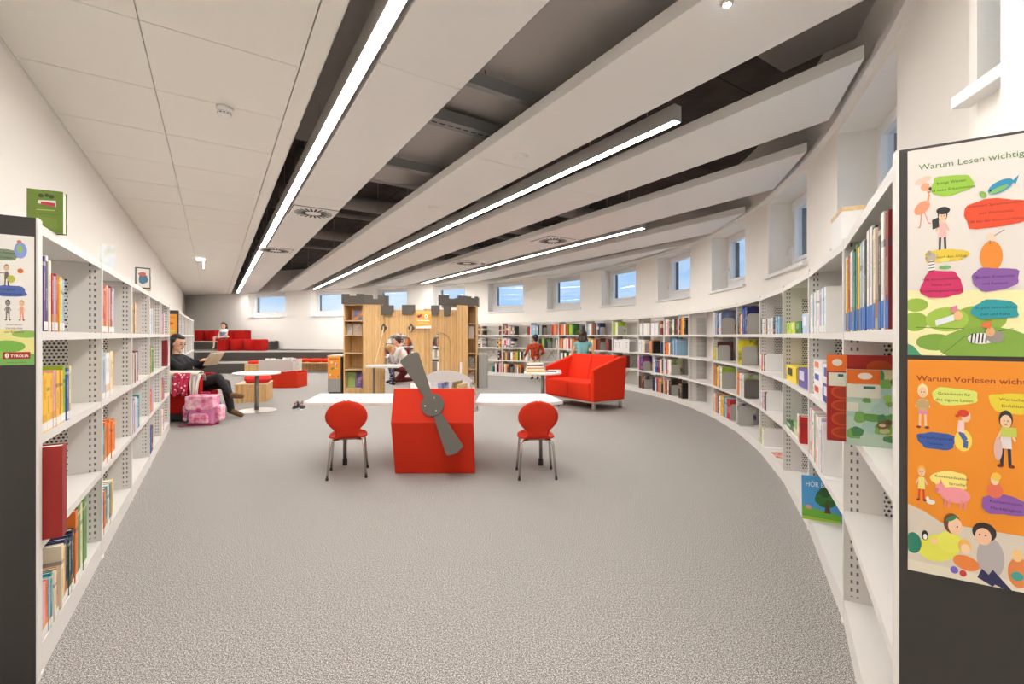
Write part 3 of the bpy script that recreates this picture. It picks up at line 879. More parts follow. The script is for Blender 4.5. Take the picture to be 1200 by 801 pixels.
R_('R', 4, 3, .05, 'kkTwo', .24, .045); R_('R', 4, 3, .32, 'bbn', .30, .05, .24); R_('R', 4, 1, .03, 'oowecw', .27, .045, .2)
R_('R', 5, 3, .04, 'wacnbws', .31, .046, .22); R_('R', 5, 2, .03, 'yLw', .18, .05); R_('R', 5, 1, .03, 'oTkyeBw', .30, .05, .2); R_('R', 5, 0, .04, 'eoapwyyGcrr', .27, .06, .2)
R_('R', 7, 3, .03, 'awiBGGwGkdwkBoyk', .29, .052, .2, .02); R_('R', 7, 2, .03, 'doow', .23, .06); R_('R', 7, 2, .40, 'cbc', .29, .05, .22); R_('R', 7, 1, .03, 'wbreww', .29, .05); R_('R', 7, 0, .03, 'okwkd', .26, .055); R_('R', 7, 0, .62, 'kBk', .26, .05)
R_('R', 8, 3, .05, 'wwawwwewawwlww', .24, .052, .18, .01); R_('R', 8, 3, .86, 'Bd', .26, .05); R_('R', 8, 2, .03, 'wswe', .26, .055); R_('R', 8, 2, .46, 'Tok', .25, .05); R_('R', 8, 2, .90, 'nk', .24, .045)
R_('R', 8, 1, .03, 'mpp', .28, .05); R_('R', 8, 1, .62, 'wbnreGw', .27, .05); R_('R', 8, 0, .03, 'kBdk', .27, .055); R_('R', 8, 0, .58, 'knwpoTk', .27, .05)
# further bays
R_('R', 9, 3, .04, 'LLew', .30, .05, .24); R_('R', 9, 2, .06, 'wwwwwwwwww', .27, .062, .2, .005); R_('R', 9, 1, .04, 'kGaLkkd', .27, .05)
R_('R', 10, 3, .04, 'acwTdBkann', .29, .052); R_('R', 10, 2, .04, 'kwyewTokdB', .28, .05); R_('R', 10, 2, .82, 'rdk', .27, .05); R_('R', 10, 1, .03, 'kdBkwkBdrk', .27, .055)
R_('R', 11, 3, .04, 'roTwdoGLLf', .29, .05); R_('R', 11, 3, .88, 'nk', .25, .05); R_('R', 11, 2, .04, 'oTrweiwreao', .28, .05); R_('R', 11, 1, .04, 'awGwLkwewG', .28, .055)
R_('R', 12, 3, .04, 'ccackaak', .28, .052); R_('R', 12, 3, .78, 'roTr', .28, .05); R_('R', 12, 2, .30, 'kkLLnk', .28, .05); R_('R', 12, 2, .92, 'w', .28, .05)
R_('R', 13, 3, .04, 'BTdlTBak', .28, .05); R_('R', 13, 3, .90, 'dr', .25, .05); R_('R', 13, 2, .04, 'wrilwapk', .28, .05); R_('R', 13, 1, .04, 'BTBkwToLkwkaew', .27, .06); R_('R', 13, 0, .04, 'BeTdk', .27, .05); R_('R', 13, 0, .45, 'TawBo', .26, .05)
R_('R', 14, 3, .15, 'BTak', .27, .05); R_('R', 14, 3, .90, 'kd', .27, .05); R_('R', 14, 2, .12, 'kkwaa', .28, .05); R_('R', 14, 2, .84, 'kyo', .27, .05); R_('R', 14, 1, .86, 'kkd', .27, .05); R_('R', 14, 0, .64, 'tkw', .27, .05); R_('R', 14, 0, .84, 'kir', .27, .05)
for k_ in (15, 16, 17, 18):
    for lv in range(4): R_('R', k_, lv, .05, ['wTrwcoewaT', 'TwrBwawe', 'kwawTr', 'wTBrkeao'][(lv + k_) % 4], .27, .055); R_('R', k_, lv, .62, ['wewc', 'nkB', 'Tow', 'wew'][(lv * 3 + k_) % 4], .27, .055)

NEAR_LIMIT = 285
ranked = sorted(range(len(BOOKS)), key=lambda q: -BOOKS[q][0])
single = set(ranked[:NEAR_LIMIT])
far_mb = MB(); far_mats = []; far_idx = {}
def book_mesh(b_, t, h, d, cover=0, pages=1, T=None):
    c = min(0.004, t * 0.16)
    b_.use(cover)
    b_.box(0, t, 0, c, 0, h, T)                                  # spine
    b_.box(0, c, c, d, 0, h, T); b_.box(t - c, t, c, d, 0, h, T)  # boards
    b_.use(pages)
    b_.box(c, t - c, c, d - 0.004, 0.003, h - 0.004, T)
CASEN = {'L': 'straight wall bookcase', 'S': 'further straight bookcase', 'R': 'curved bookcase'}
GROUPN = {'L': 'books on the straight bookcase', 'S': 'books on the further straight bookcase', 'R': 'books on the curved bookcase'}
tot = {}
for q in BOOKS: tot[q[1:4]] = tot.get(q[1:4], 0) + 1
for qi, (sz, case, bay, lev, x, t, h, d, ch, var, order, lean, stick, y) in enumerate(BOOKS):
    org, ang = frame_of(case, bay)
    T = Matrix.Translation((org.x, org.y, LEV[lev])) @ Matrix.Rotation(ang, 4, 'Z') @ Matrix.Translation((x, y, 0.0005))
    mt = book_mat(ch, var)
    if qi in single:
        b_ = MB(); near = bay == 0 or (bay == 1 and case != 'S')
        if near:
            c = min(0.004, t * 0.16)
            b_.box(0, t, 0, c, 0, h); b_.box(0, c, c, d, 0, h); b_.box(t - c, t, c, d, 0, h)
            o_ = b_.build('book', [mt])
            MB().box(c, t - c, c, d - 0.004, 0.003, h - 0.004).build('pages', M_PAPER, o_)
            if stick:
                sh_ = 0.075 if stick == 'B' else 0.036
                MB().box(0.0006, t - 0.0006, -0.0008, 0.0, 0.004, sh_).build('spine_label', M_STICKB if stick == 'B' else M_STICK, o_)
        else:
            book_mesh(b_, t, h, d); o_ = b_.build('book', [mt, M_PAPER])
        o_.matrix_world = T
        lab = '%s book, %s of %s, %s shelf, %s bay of the %s' % (PAL[ch][0], ORD[order], tot[(case, bay, lev)], SHELFN[lev], ORD[bay], CASEN[case])
        tag(o_, lab, 'book', GROUPN[case])
    else:
        if mt.name not in far_idx: far_idx[mt.name] = len(far_mats); far_mats.append(mt)
        if 'pg' not in far_idx: far_idx['pg'] = len(far_mats); far_mats.append(M_PAPER)
        book_mesh(far_mb, t, h, d, far_idx[mt.name], far_idx['pg'], T)
if far_mb.v:
    o_ = far_mb.build('distant_books', far_mats)
    tag(o_, 'small mixed books filling the furthest bays of the two far bookcases', 'books', None, 'stuff')

# ------------------------------------------------------------------ flat print: posters, signs, covers
def text_mesh(body, size, align='LEFT'):
    cu = bpy.data.curves.new('lettering', 'FONT'); cu.body = body; cu.size = size; cu.align_x = align; cu.resolution_u = 2
    o = bpy.data.objects.new('lettering', cu); col.objects.link(o)
    bpy.context.view_layer.update()
    me = bpy.data.meshes.new_from_object(o.evaluated_get(bpy.context.evaluated_depsgraph_get()))
    vs = [tuple(v.co) for v in me.vertices]; fs = [tuple(p.vertices) for p in me.polygons]
    bpy.data.objects.remove(o); bpy.data.curves.remove(cu); bpy.data.meshes.remove(me)
    return vs, fs
class Art:
    """print on paper; x to the right, y up, ink layers a hair proud of each other"""
    def __init__(s, w, h, paper, xs=1.0, ts=1.0): s.xs, s.ts = xs, ts; s.b = MB(); s.m = []; s.ix = {}; s.z = 0.0012; s.w, s.h = w, h; s.b.use(s.c(paper)); s.b.box(0, w, 0, h, 0, 0.001)
    def c(s, rgb):
        k = 'ink_%02x%02x%02x' % rgb
        if k not in s.ix: s.ix[k] = len(s.m); s.m.append(mat(k, rgb, 0.5))
        return s.ix[k]
    def poly(s, pts, rgb):
        pts = [(min(max(x, 0), s.w), min(max(y, 0), s.h)) for x, y in pts]
        s.z += 0.000015
        s.b.use(s.c(rgb)); s.b.add([(x, y, s.z) for x, y in pts], [tuple(range(len(pts)))]); return s
    def ell(s, x, y, rx, ry, rgb, rot=0.0, n=20):
        ca, sa = math.cos(rot), math.sin(rot)
        return s.poly([(x + rx * math.cos(2 * PI * k / n) * ca - ry * math.sin(2 * PI * k / n) * sa, y + rx * math.cos(2 * PI * k / n) * sa + ry * math.sin(2 * PI * k / n) * ca) for k in range(n)], rgb)
    def blob(s, x, y, rx, ry, rgb, seed=0, n=28):
        r = random.Random(seed); ph = [r.uniform(0, 6.28) for _ in range(3)]
        def f(a): return 1 + 0.07 * math.sin(3 * a + ph[0]) + 0.05 * math.sin(5 * a + ph[1]) + 0.03 * math.sin(8 * a + ph[2])
        def sq(v): return math.copysign(abs(v) ** 0.75, v)
        return s.poly([(x + rx * f(2 * PI * k / n) * sq(math.cos(2 * PI * k / n)), y + ry * f(2 * PI * k / n) * sq(math.sin(2 * PI * k / n))) for k in range(n)], rgb)
    def line(s, pts, w, rgb):
        for (x0, y0), (x1, y1) in zip(pts[:-1], pts[1:]):
            d = Vector((x1 - x0, y1 - y0)); 
            if d.length < 1e-6: continue
            d.normalize(); nx, ny = -d.y * w / 2, d.x * w / 2
            s.poly([(x0 + nx, y0 + ny), (x0 - nx, y0 - ny), (x1 - nx, y1 - ny), (x1 + nx, y1 + ny)], rgb)
        return s
    def text(s, body, x, y, size, rgb, align='LEFT', bold=0.0):
        vs, fs = text_mesh(body, size * s.ts, align); vs = [(q[0] * s.xs, q[1], 0) for q in vs]; s.z += 0.000015; s.b.use(s.c(rgb))
        for dx in ((0.0,) if not bold else (-bold, bold)):
            keep = []
            vv = [(x + vx + dx, y + vy, s.z) for vx, vy, _ in vs]
            for f in fs:
                if all(0 <= vv[i][0] <= s.w for i in f): keep.append(f)
            s.b.add(vv, keep); s.z += 0.00001
        return s
    def kid(s, x, y, h, hair, top, legs, skin=(236, 196, 160), lean=0.0):
        """small standing figure, feet at y"""
        s.line([(x - 0.07 * h, y + 0.36 * h), (x - 0.09 * h, y)], 0.07 * h, legs); s.line([(x + 0.07 * h, y + 0.36 * h), (x + 0.09 * h, y)], 0.07 * h, legs)
        s.ell(x - 0.12 * h, y + 0.01 * h, 0.07 * h, 0.03 * h, (120, 50, 36)); s.ell(x + 0.12 * h, y + 0.01 * h, 0.07 * h, 0.03 * h, (120, 50, 36))
        s.poly([(x - 0.13 * h, y + 0.32 * h), (x + 0.13 * h, y + 0.32 * h), (x + (0.10 + lean) * h, y + 0.66 * h), (x + (-0.10 + lean) * h, y + 0.66 * h)], top)
        s.line([(x - 0.1 * h, y + 0.62 * h), (x - 0.2 * h, y + 0.46 * h)], 0.05 * h, skin); s.line([(x + 0.1 * h, y + 0.62 * h), (x + 0.2 * h, y + 0.46 * h)], 0.05 * h, skin)
        s.ell(x + lean * h, y + 0.84 * h, 0.15 * h, 0.16 * h, hair); s.ell(x + lean * h, y + 0.80 * h, 0.12 * h, 0.12 * h, skin)
        for q in (-0.04, 0.04): s.ell(x + (lean + q) * h, y + 0.81 * h, 0.012 * h, 0.016 * h, (30, 24, 22))
        return s.line([(x + (lean - 0.03) * h, y + 0.745 * h), (x + (lean + 0.03) * h, y + 0.745 * h)], 0.012 * h, (170, 70, 60))
    def build(s, name, parent=None, label=None):
        o = s.b.build(name, s.m, parent)
        if label: o['label'] = label
        return o
def on_panel(o, panel, x_left, z_bottom, flip_side, sx=1.0, sz=1.0):
    """lay a print on the outer face of an end panel (panel-local)"""
    # outward face looks along local -x (left ends) or +x (right end)
    o.parent = panel
    if flip_side < 0: M = Matrix(((0, 0, -1, -0.0455), (-1, 0, 0, 0), (0, 1, 0, 0), (0, 0, 0, 1)))
    else: M = Matrix(((0, 0, 1, 0.0455), (1, 0, 0, 0), (0, 1, 0, 0), (0, 0, 0, 1)))
    M[1][3] = x_left; M[2][3] = z_bottom
    o.data.transform(Matrix.Diagonal((sx, sz, 1, 1))); o.matrix_local = M

# right end panel: two posters. Panel face: 0.45 wide; print x runs into the shelf depth
GREEN1, PAPERW = (150, 190, 50), (226, 219, 212)
W1_, H1_ = 0.66, 0.553
A = Art(W1_, H1_, PAPERW, 1.8, 0.64)
A.poly([(0, 0), (W1_, 0), (W1_, .16), (.2, .17), (0, .175)], (238, 232, 176))
A.ell(.03, .135, .045, .018, (150, 184, 66)); A.ell(.025, .09, .05, .026, (140, 176, 58)); A.ell(.10, .035, .07, .022, (122, 160, 60)); A.ell(.25, .095, .09, .035, (138, 172, 60)); A.ell(.14, .095, .075, .032, (160, 194, 72))
A.ell(.27, .025, .16, .05, (128, 166, 62)); A.poly([(0, 0), (.05, 0), (.02, .025), (0, .03)], (70, 150, 110))
A.line([(.03, .075), (.20, .07)], .0016, (70, 90, 40)); A.line([(.12, .0), (.2, .05), (.36, .07)], .0016, (70, 90, 40))
A.text('Warum Lesen wichtig ist', .04, .497, .0345, (70, 128, 70))
# flamingo
A.ell(.052, .395, .030, .016, (238, 150, 116), .35); A.line([(.072, .405), (.078, .43), (.07, .446)], .007, (240, 160, 126)); A.ell(.064, .45, .016, .011, (240, 160, 126)); A.ell(.056, .468, .03, .009, (226, 190, 170), .2); A.ell(.082, .444, .006, .005, (40, 34, 30))
A.line([(.05, .385), (.046, .345), (.038, .342)], .003, (226, 130, 110)); A.line([(.06, .385), (.076, .352), (.084, .352)], .003, (226, 130, 110))
A.blob(.155, .447, .072, .026, (148, 194, 58), 3); A.text('bringt Wissen', .155, .452, .0155, (40, 60, 24), 'CENTER'); A.text('und neue Erkenntnisse', .155, .434, .0155, (40, 60, 24), 'CENTER')
A.kid(.125, .275, .115, (34, 28, 28), (240, 180, 176), (36, 32, 34)); A.poly([(.09, .335), (.113, .34), (.111, .366), (.088, .36)], (40, 38, 40)); A.ell(.127, .382, .024, .010, (30, 26, 28))
A.blob(.135, .263, .075, .0165, (226, 196, 60), 4); A.text('erleichtert den Alltag', .135, .257, .0145, (60, 48, 20), 'CENTER')
A.blob(.305, .362, .11, .036, (228, 72, 28), 8); A.text('erweitert Sprachkenntnisse', .305, .382, .0145, (90, 20, 10), 'CENTER'); A.text('und Wortschatz,', .305, .362, .0145, (90, 20, 10), 'CENTER'); A.text('hilft bei der Kommunikation', .305, .342, .0145, (90, 20, 10), 'CENTER')
A.ell(.318, .428, .042, .015, (40, 140, 180), .25); A.poly([(.352, .436), (.376, .452), (.366, .43)], (40, 140, 180)); A.ell(.313, .421, .032, .006, (120, 180, 100), .25); A.ell(.262, .412, .013, .008, (130, 176, 80), -.4); A.ell(.286, .42, .003, .003, (20, 20, 20))
# mouse in stripes reading
A.ell(.086, .235, .013, .018, (244, 240, 236)); [A.line([(.075, .224 + q * .008), (.097, .226 + q * .008)], .0022, (40, 40, 44)) for q in range(4)]; A.ell(.085, .262, .015, .010, (178, 168, 158), .3); A.ell(.078, .272, .007, .007, (160, 150, 142)); A.line([(.095, .25), (.108, .268)], .004, (178, 168, 158)); A.ell(.133, .252, .018, .006, (236, 216, 90)); A.ell(.133, .232, .022, .005, (110, 170, 90))
A.blob(.12, .187, .072, .036, (200, 36, 96), 11); A.text('hilft Konzentration,', .12, .199, .0145, (70, 8, 30), 'CENTER'); A.text('Fokus und', .12, .184, .0145, (70, 8, 30), 'CENTER'); A.text('Erinnerungsvermögen', .12, .168, .0145, (70, 8, 30), 'CENTER')
A.ell(.288, .253, .037, .040, (224, 134, 40)); A.ell(.288, .302, .015, .010, (234, 204, 180), -.3); A.line([(.298, .305), (.33, .318)], .0025, (150, 130, 120)); A.line([(.284, .294), (.284, .284)], .0025, (120, 90, 80))
A.blob(.30, .196, .075, .029, (132, 84, 160), 14); A.text('fördert Kreativität', .30, .199, .0145, (40, 20, 60), 'CENTER'); A.text('und Fantasie', .30, .182, .0145, (40, 20, 60), 'CENTER')
A.blob(.30, .118, .075, .024, (34, 150, 160), 17); A.text('ist ganz persönliche', .30, .121, .0145, (8, 50, 60), 'CENTER'); A.text('Zeit und Ruhe', .30, .104, .0145, (8, 50, 60), 'CENTER')
A.line([(.10, .085), (.165, .10)], .015, (222, 226, 230)); A.ell(.178, .104, .015, .012, (232, 186, 130)); A.poly([(.155, .112), (.178, .116), (.175, .132), (.152, .126)], (214, 130, 150))
A.ell(.255, .045, .045, .014, (236, 234, 230)); [A.line([(.222 + q * .012, .034), (.226 + q * .012, .058)], .005, (38, 36, 40)) for q in range(5)]; A.ell(.30, .05, .03, .015, (150, 142, 132)); A.ell(.285, .062, .015, .012, (220, 170, 120)); A.poly([(.255, .075), (.285, .07), (.29, .088), (.26, .086)], (220, 110, 60))
po = A.build('poster', None, 'white poster with lettering and painted animals')
on_panel(po, ep_right, 0.014, 1.163, 1, 0.45, 0.80)
H2_ = 0.605
A = Art(W1_, H2_, (232, 142, 32), 1.75, 0.66)
A.text('Warum Vorlesen wichtig ist', .032, .545, .0335, (150, 56, 20), bold=.0006)
A.kid(.055, .412, .125, (238, 222, 170), (196, 170, 120), (236, 196, 160)); A.poly([(.032, .468), (.078, .468), (.078, .488), (.032, .488)], (190, 160, 110)); A.line([(.038, .455), (.072, .455)], .010, (224, 130, 170))
A.blob(.165, .505, .078, .024, (214, 222, 110), 21); A.text('Grundstein für', .165, .508, .0165, (60, 60, 20), 'CENTER'); A.text('das eigene Lesen', .165, .491, .0165, (60, 60, 20), 'CENTER')
A.blob(.355, .495, .072, .027, (226, 204, 54), 22); A.text('Wortschatz', .36, .50, .0165, (70, 60, 16), 'CENTER'); A.text('Einfühlung', .36, .483, .0165, (70, 60, 16), 'CENTER')
A.blob(.105, .378, .068, .024, (56, 88, 160), 23); A.text('Vorstellungskraft', .10, .382, .0155, (20, 30, 70), 'CENTER'); A.text('Fantasie', .10, .366, .0155, (20, 30, 70), 'CENTER')
A.ell(.196, .385, .030, .030, (244, 214, 90)); A.line([(.185, .41), (.205, .385), (.203, .365)], .016, (70, 100, 160)); A.poly([(.175, .41), (.20, .405), (.20, .44), (.18, .44)], (240, 200, 196)); A.ell(.205, .452, .016, .016, (238, 200, 166)); A.ell(.196, .46, .020, .010, (214, 60, 40)); A.ell(.176, .452, .008, .004, (214, 60, 40))
A.kid(.335, .325, .15, (50, 44, 44), (226, 216, 212), (40, 42, 64)); A.poly([(.318, .405), (.37, .405), (.368, .43), (.32, .43)], (196, 204, 90)); A.ell(.31, .37, .014, .03, (220, 180, 170))
A.blob(.15, .272, .062, .024, (244, 224, 128), 24); A.text('Kommunikation', .155, .276, .0155, (70, 50, 20), 'CENTER'); A.text('Sprache', .175, .259, .0155, (70, 50, 20), 'CENTER')
A.kid(.05, .205, .10, (240, 170, 70), (240, 226, 130), (214, 60, 36)); A.ell(.168, .232, .052, .022, (238, 150, 158)); A.ell(.118, .245, .018, .015, (238, 150, 158)); A.ell(.105, .241, .007, .006, (220, 120, 134)); [A.line([(q, .22), (q - .004, .196)], .007, (230, 138, 150)) for q in (.135, .15, .19, .205)]; A.poly([(.112, .256), (.118, .272), (.126, .257)], (230, 138, 150)); A.ell(.083, .204, .016, .007, (240, 236, 228)); A.ell(.072, .212, .006, .006, (240, 236, 228))
A.blob(.33, .222, .075, .027, (140, 88, 166), 25); A.text('Konzentration', .335, .226, .0155, (50, 20, 70), 'CENTER'); A.text('Merkfähigkeit', .335, .208, .0155, (50, 20, 70), 'CENTER')
A.ell(.30, .258, .026, .020, (226, 110, 84)); A.ell(.30, .288, .014, .015, (240, 206, 170)); A.ell(.304, .296, .016, .011, (240, 196, 70))
A.poly([(0, 0), (W1_, 0), (W1_, .145), (.12, .15), (.06, .175), (0, .19)], (214, 202, 186)); A.poly([(0, 0), (W1_, 0), (W1_, .02), (0, .03)], (226, 216, 196))
A.ell(.11, .078, .075, .038, (220, 218, 84), .18); A.ell(.02, .08, .03, .03, (30, 120, 96)); A.ell(.15, .10, .045, .03, (224, 222, 90)); A.ell(.158, .152, .030, .028, (120, 66, 44)); A.ell(.168, .146, .024, .024, (240, 200, 168)); A.ell(.156, .166, .02, .006, (50, 130, 80), .4); A.ell(.062, .107, .012, .014, (34, 34, 40)); A.ell(.063, .103, .007, .008, (240, 240, 240)); A.ell(.175, .145, .0025, .003, (30, 20, 20)); A.ell(.095, .094, .012, .008, (238, 196, 160))
A.ell(.285, .075, .045, .055, (178, 170, 170)); A.ell(.265, .142, .040, .026, (52, 40, 40)); A.ell(.262, .13, .027, .023, (236, 190, 156)); A.ell(.25, .134, .0025, .003, (30, 20, 20)); A.ell(.27, .134, .0025, .003, (30, 20, 20)); A.line([(.28, .03), (.34, -.02)], .04, (44, 44, 84)); A.line([(.25, .03), (.30, -.0)], .03, (44, 44, 84))
A.ell(.20, .095, .022, .020, (236, 180, 90)); A.ell(.203, .088, .016, .014, (240, 204, 170)); A.ell(.205, .05, .045, .02, (230, 130, 60), -.1); A.ell(.165, .025, .014, .010, (110, 90, 180)); A.ell(.195, .02, .012, .009, (200, 60, 60)); A.ell(.375, .05, .035, .04, (222, 130, 70)); A.ell(.37, .095, .017, .017, (240, 200, 140)); A.ell(.37, .04, .02, .012, (70, 160, 150))
po = A.build('poster', None, 'orange poster with lettering and painted reading people')
on_panel(po, ep_right, 0.014, 0.697, 1, 0.45, 0.754)

# left end panel poster (its right part is in view)
WL_, HL_ = 0.33, 0.42
A = Art(WL_, HL_, (240, 236, 230), 1.5, 0.76)
A.poly([(0, 0), (WL_, 0), (WL_, .09), (.25, .115), (0, .12)], (232, 226, 150)); A.ell(.22, .06, .075, .02, (120, 176, 70)); A.ell(.30, .10, .06, .012, (150, 190, 90)); A.ell(.1, .03, .12, .03, (150, 190, 80)); A.ell(.28, .01, .09, .03, (120, 180, 90))
A.blob(.20, .355, .075, .018, (122, 140, 112), 31); A.text('fördert Fantasie', .205, .358, .0135, (40, 50, 30), 'CENTER'); A.text('im Denken', .21, .343, .0135, (40, 50, 30), 'CENTER')
A.ell(.275, .372, .026, .026, (130, 150, 216)); A.ell(.272, .376, .012, .014, (150, 190, 110)); A.ell(.27, .40, .010, .005, (214, 110, 90))
A.kid(.22, .255, .07, (150, 140, 136), (110, 106, 104), (60, 56, 56)); A.line([(.175, .293), (.215, .298)], .005, (180, 160, 140)); A.ell(.238, .278, .016, .012, (196, 196, 80)); A.ell(.275, .305, .012, .008, (214, 120, 50))
A.blob(.235, .238, .065, .018, (74, 100, 170), 33); A.text('ermöglicht', .22, .241, .0135, (16, 26, 60), 'CENTER'); A.text('Selbstvertrauen', .235, .227, .0135, (16, 26, 60), 'CENTER')
A.kid(.225, .145, .066, (60, 56, 56), (130, 126, 124), (110, 106, 104), (150, 140, 134)); A.kid(.28, .145, .066, (214, 150, 90), (236, 170, 140), (226, 130, 70))
A.text('unterstützt', .25, .128, .0125, (110, 60, 20), 'CENTER'); A.text('Verständnis', .25, .116, .0125, (110, 60, 20), 'CENTER'); A.text('und Empathie', .25, .104, .0125, (110, 60, 20), 'CENTER')
A.poly([(.205, .02), (.315, .02), (.315, .042), (.205, .042)], (164, 36, 22)); A.ell(.222, .031, .008, .008, (246, 240, 232)); A.line([(.222, .024), (.222, .038)], .0022, (164, 36, 22)); A.text('TYROLIA', .236, .0255, .0155, (250, 246, 240), bold=.0005)
A.text('www.tyrolia.at', .26, .006, .012, (110, 80, 40), 'CENTER')
po = A.build('poster', None, 'white poster with painted animals and a red name plate')
on_panel(po, ep_left, 0.004 + WL_ * 0.6, 1.105, -1, 0.6, 1.05)
A = Art(0.30, 0.55, (238, 160, 56))
for k_, (x_, y_, c_) in enumerate(((.07, .43, (214, 80, 30)), (.20, .40, (214, 80, 30)), (.08, .33, (50, 50, 60)), (.22, .28, (196, 206, 100)), (.08, .22, (120, 100, 170)), (.21, .15, (206, 60, 30)), (.07, .08, (120, 160, 60)), (.2, .05, (230, 220, 200)))):
    A.blob(x_, y_, .05, .02, c_, 40 + k_)
A.text('Warum Vorlesen', .02, .49, .036, (160, 60, 24))
po = A.build('poster', None, 'orange poster with blots of colour'); on_panel(po, ep_second, 0.02 + 0.30, 1.0, -1)

# ------------------------------------------------------------------ bookends, boxes and face-out books in the curved bookcase
def in_bay(o, case, bay, lev, x, y=0.0, z=0.0, rot=0.0):
    org, ang = frame_of(case, bay)
    o.matrix_world = Matrix.Translation((org.x, org.y, LEV[lev])) @ Matrix.Rotation(ang, 4, 'Z') @ Matrix.Translation((x, y, z + 0.0006)) @ Matrix.Rotation(rot, 4, 'Z')
    return o
def bookend_mesh(name, m, w=0.17, h=0.19):
    b_ = MB(); r = 0.03
    poly = [(0, 0), (w, 0), (w, h - r), (w - r * .3, h - r * .3), (w - r, h), (r, h), (r * .3, h - r * .3), (0, h - r)]
    b_.prism(poly, 0, 0.002, axis='x'); b_.box(0.002, 0.07, 0, w, 0, 0.002)
    return b_.mesh(name, m)
BE_G = bookend_mesh('bookend', mat('bookend_grey', (176, 172, 166), 0.5)); BE_W = bookend_mesh('bookend', M_WHITE); BE_D = bookend_mesh('bookend', mat('bookend_dark_grey', (104, 98, 92), 0.5))
ENDS = {}
def end_of(bay, lev, x):
    return min(ROWEND.get(('R', bay, lev), [x]), key=lambda q: abs(q - x))
PICX = set()
for bay, lev, x, w, h, stops, lab in ((4, 3, .36, .34, .335, [(232, 128, 40), (34, 92, 172), (30, 60, 130)], 'orange and blue picture book facing out'),
        (4, 2, .08, .62, .30, [(238, 220, 40), (244, 230, 60), (40, 36, 30), (240, 226, 40)], 'large bright yellow picture book facing out'),
        (4, 1, .44, .42, .27, [(120, 140, 80), (210, 200, 170), (60, 80, 60)], 'green and cream picture book facing out'),
        (4, 0, .03, .54, .265, [(36, 48, 110), (220, 210, 190), (40, 52, 120)], 'navy patterned picture book facing out'),
        (5, 3, .36, .52, .335, [(120, 140, 180), (90, 110, 160), (180, 130, 60), (50, 40, 36)], 'blue and brown picture book facing out'),
        (5, 2, .13, .56, .27, [(60, 30, 26), (90, 40, 34), (40, 24, 22)], 'dark maroon picture book facing out'),
        (5, 1, .45, .48, .29, [(160, 196, 60), (140, 176, 50), (60, 40, 30)], 'lime green picture book facing out'),
        (7, 2, .32, .40, .32, [(220, 214, 206), (60, 150, 190), (40, 110, 160)], 'pale blue picture book facing out'),
        (7, 1, .32, .52, .28, [(90, 120, 60), (200, 196, 150), (60, 90, 50)], 'moss green picture book facing out'),
        (7, 0, .22, .38, .30, [(34, 30, 30), (90, 70, 60), (24, 22, 22)], 'black picture book facing out'),
        (8, 1, .05, .42, .30, [(150, 60, 110), (70, 60, 130), (230, 150, 60)], 'purple picture book facing out'),
        (8, 0, .20, .36, .28, [(50, 46, 46), (180, 176, 170), (34, 30, 34)], 'black and white picture book facing out'),
        (9, 3, .16, .38, .30, [(158, 192, 44), (170, 204, 60), (40, 60, 30)], 'lime picture book facing out'),
        (11, 3, .34, .30, .29, [(90, 150, 60), (60, 110, 50), (140, 180, 70)], 'bright green picture book facing out'),
        (12, 2, .40, .30, .29, [(150, 190, 50), (50, 60, 90), (30, 30, 34)], 'lime and navy picture book facing out')):
    x = end_of(bay, lev, x); PICX.add((bay, lev, x))
    nm = ORD[bay] + '_' + SHELFN[lev] + '_cover'
    d_ = 0.25 if h > 0.3 else 0.21
    b_ = MB(); b_.box(0, .003, 0, d_, 0, h); b_.box(.013, .016, 0, d_, 0, h); b_.box(.003, .013, 0, .003, 0, h)
    o_ = b_.build('picture_book', [pic_mat(nm, stops)]); MB().box(.003, .013, .003, d_ - .004, .004, h - .004).build('pages', M_PAPER, o_)
    tag(o_, '%s on %s shelf, %s bay of the curved bookcase' % (lab, SHELFN[lev], ORD[bay]), 'book', 'picture books ending a row')
    in_bay(o_, 'R', bay, lev, x + .002, .002)
BE = [(1, 3, .66, BE_W, 'white', 1.0, 0.9), (3, 2, .33, BE_W, 'white', 1.9, .95), (3, 1, .36, BE_W, 'white', 2.0, 1.0), (3, 0, .25, BE_W, 'white', 2.1, 1.0), (1, 1, .57, BE_W, 'white', 1.1, 1.2),
      (4, 3, .54, BE_G, 'grey', 1.7, 1.25), (4, 2, .24, BE_G, 'grey', 2.6, 1.2), (4, 1, .42, BE_D, 'dark grey', 2.1, 1.15), (4, 0, .07, BE_G, 'grey', 2.3, 1.25),
      (5, 3, .42, BE_G, 'grey', 2.2, 1.2), (5, 2, .16, BE_G, 'grey', 2.2, 1.15), (5, 1, .46, BE_G, 'grey', 2.2, 1.2), (5, 0, .78, BE_G, 'grey', 1.0, 1.1),
      (7, 2, .36, BE_G, 'grey', 1.7, 1.1), (7, 1, .38, BE_G, 'grey', 1.7, 1.0), (7, 0, .34, BE_G, 'grey', 1.5, 1.0), (8, 2, .26, BE_G, 'grey', 1.5, 1.0), (8, 1, .10, BE_G, 'grey', 1.6, 1.0), (8, 0, .24, BE_G, 'grey', 1.8, 1.0),
      (9, 3, .22, BE_G, 'grey', 1.5, 1.05), (9, 2, .72, BE_G, 'grey', 1.5, 1.2), (10, 3, .45, BE_G, 'grey', 1.1, 1.0), (10, 2, .26, BE_G, 'grey', 1.0, 1.0), (12, 3, .26, BE_G, 'grey', 1.5, 1.1), (12, 2, .36, BE_G, 'grey', 1.0, 1.0), (13, 2, .30, BE_G, 'grey', 1.0, 1.0), (13, 0, .12, BE_G, 'grey', 1.1, .9), (13, 0, .55, BE_D, 'dark grey', 1.0, .9)]
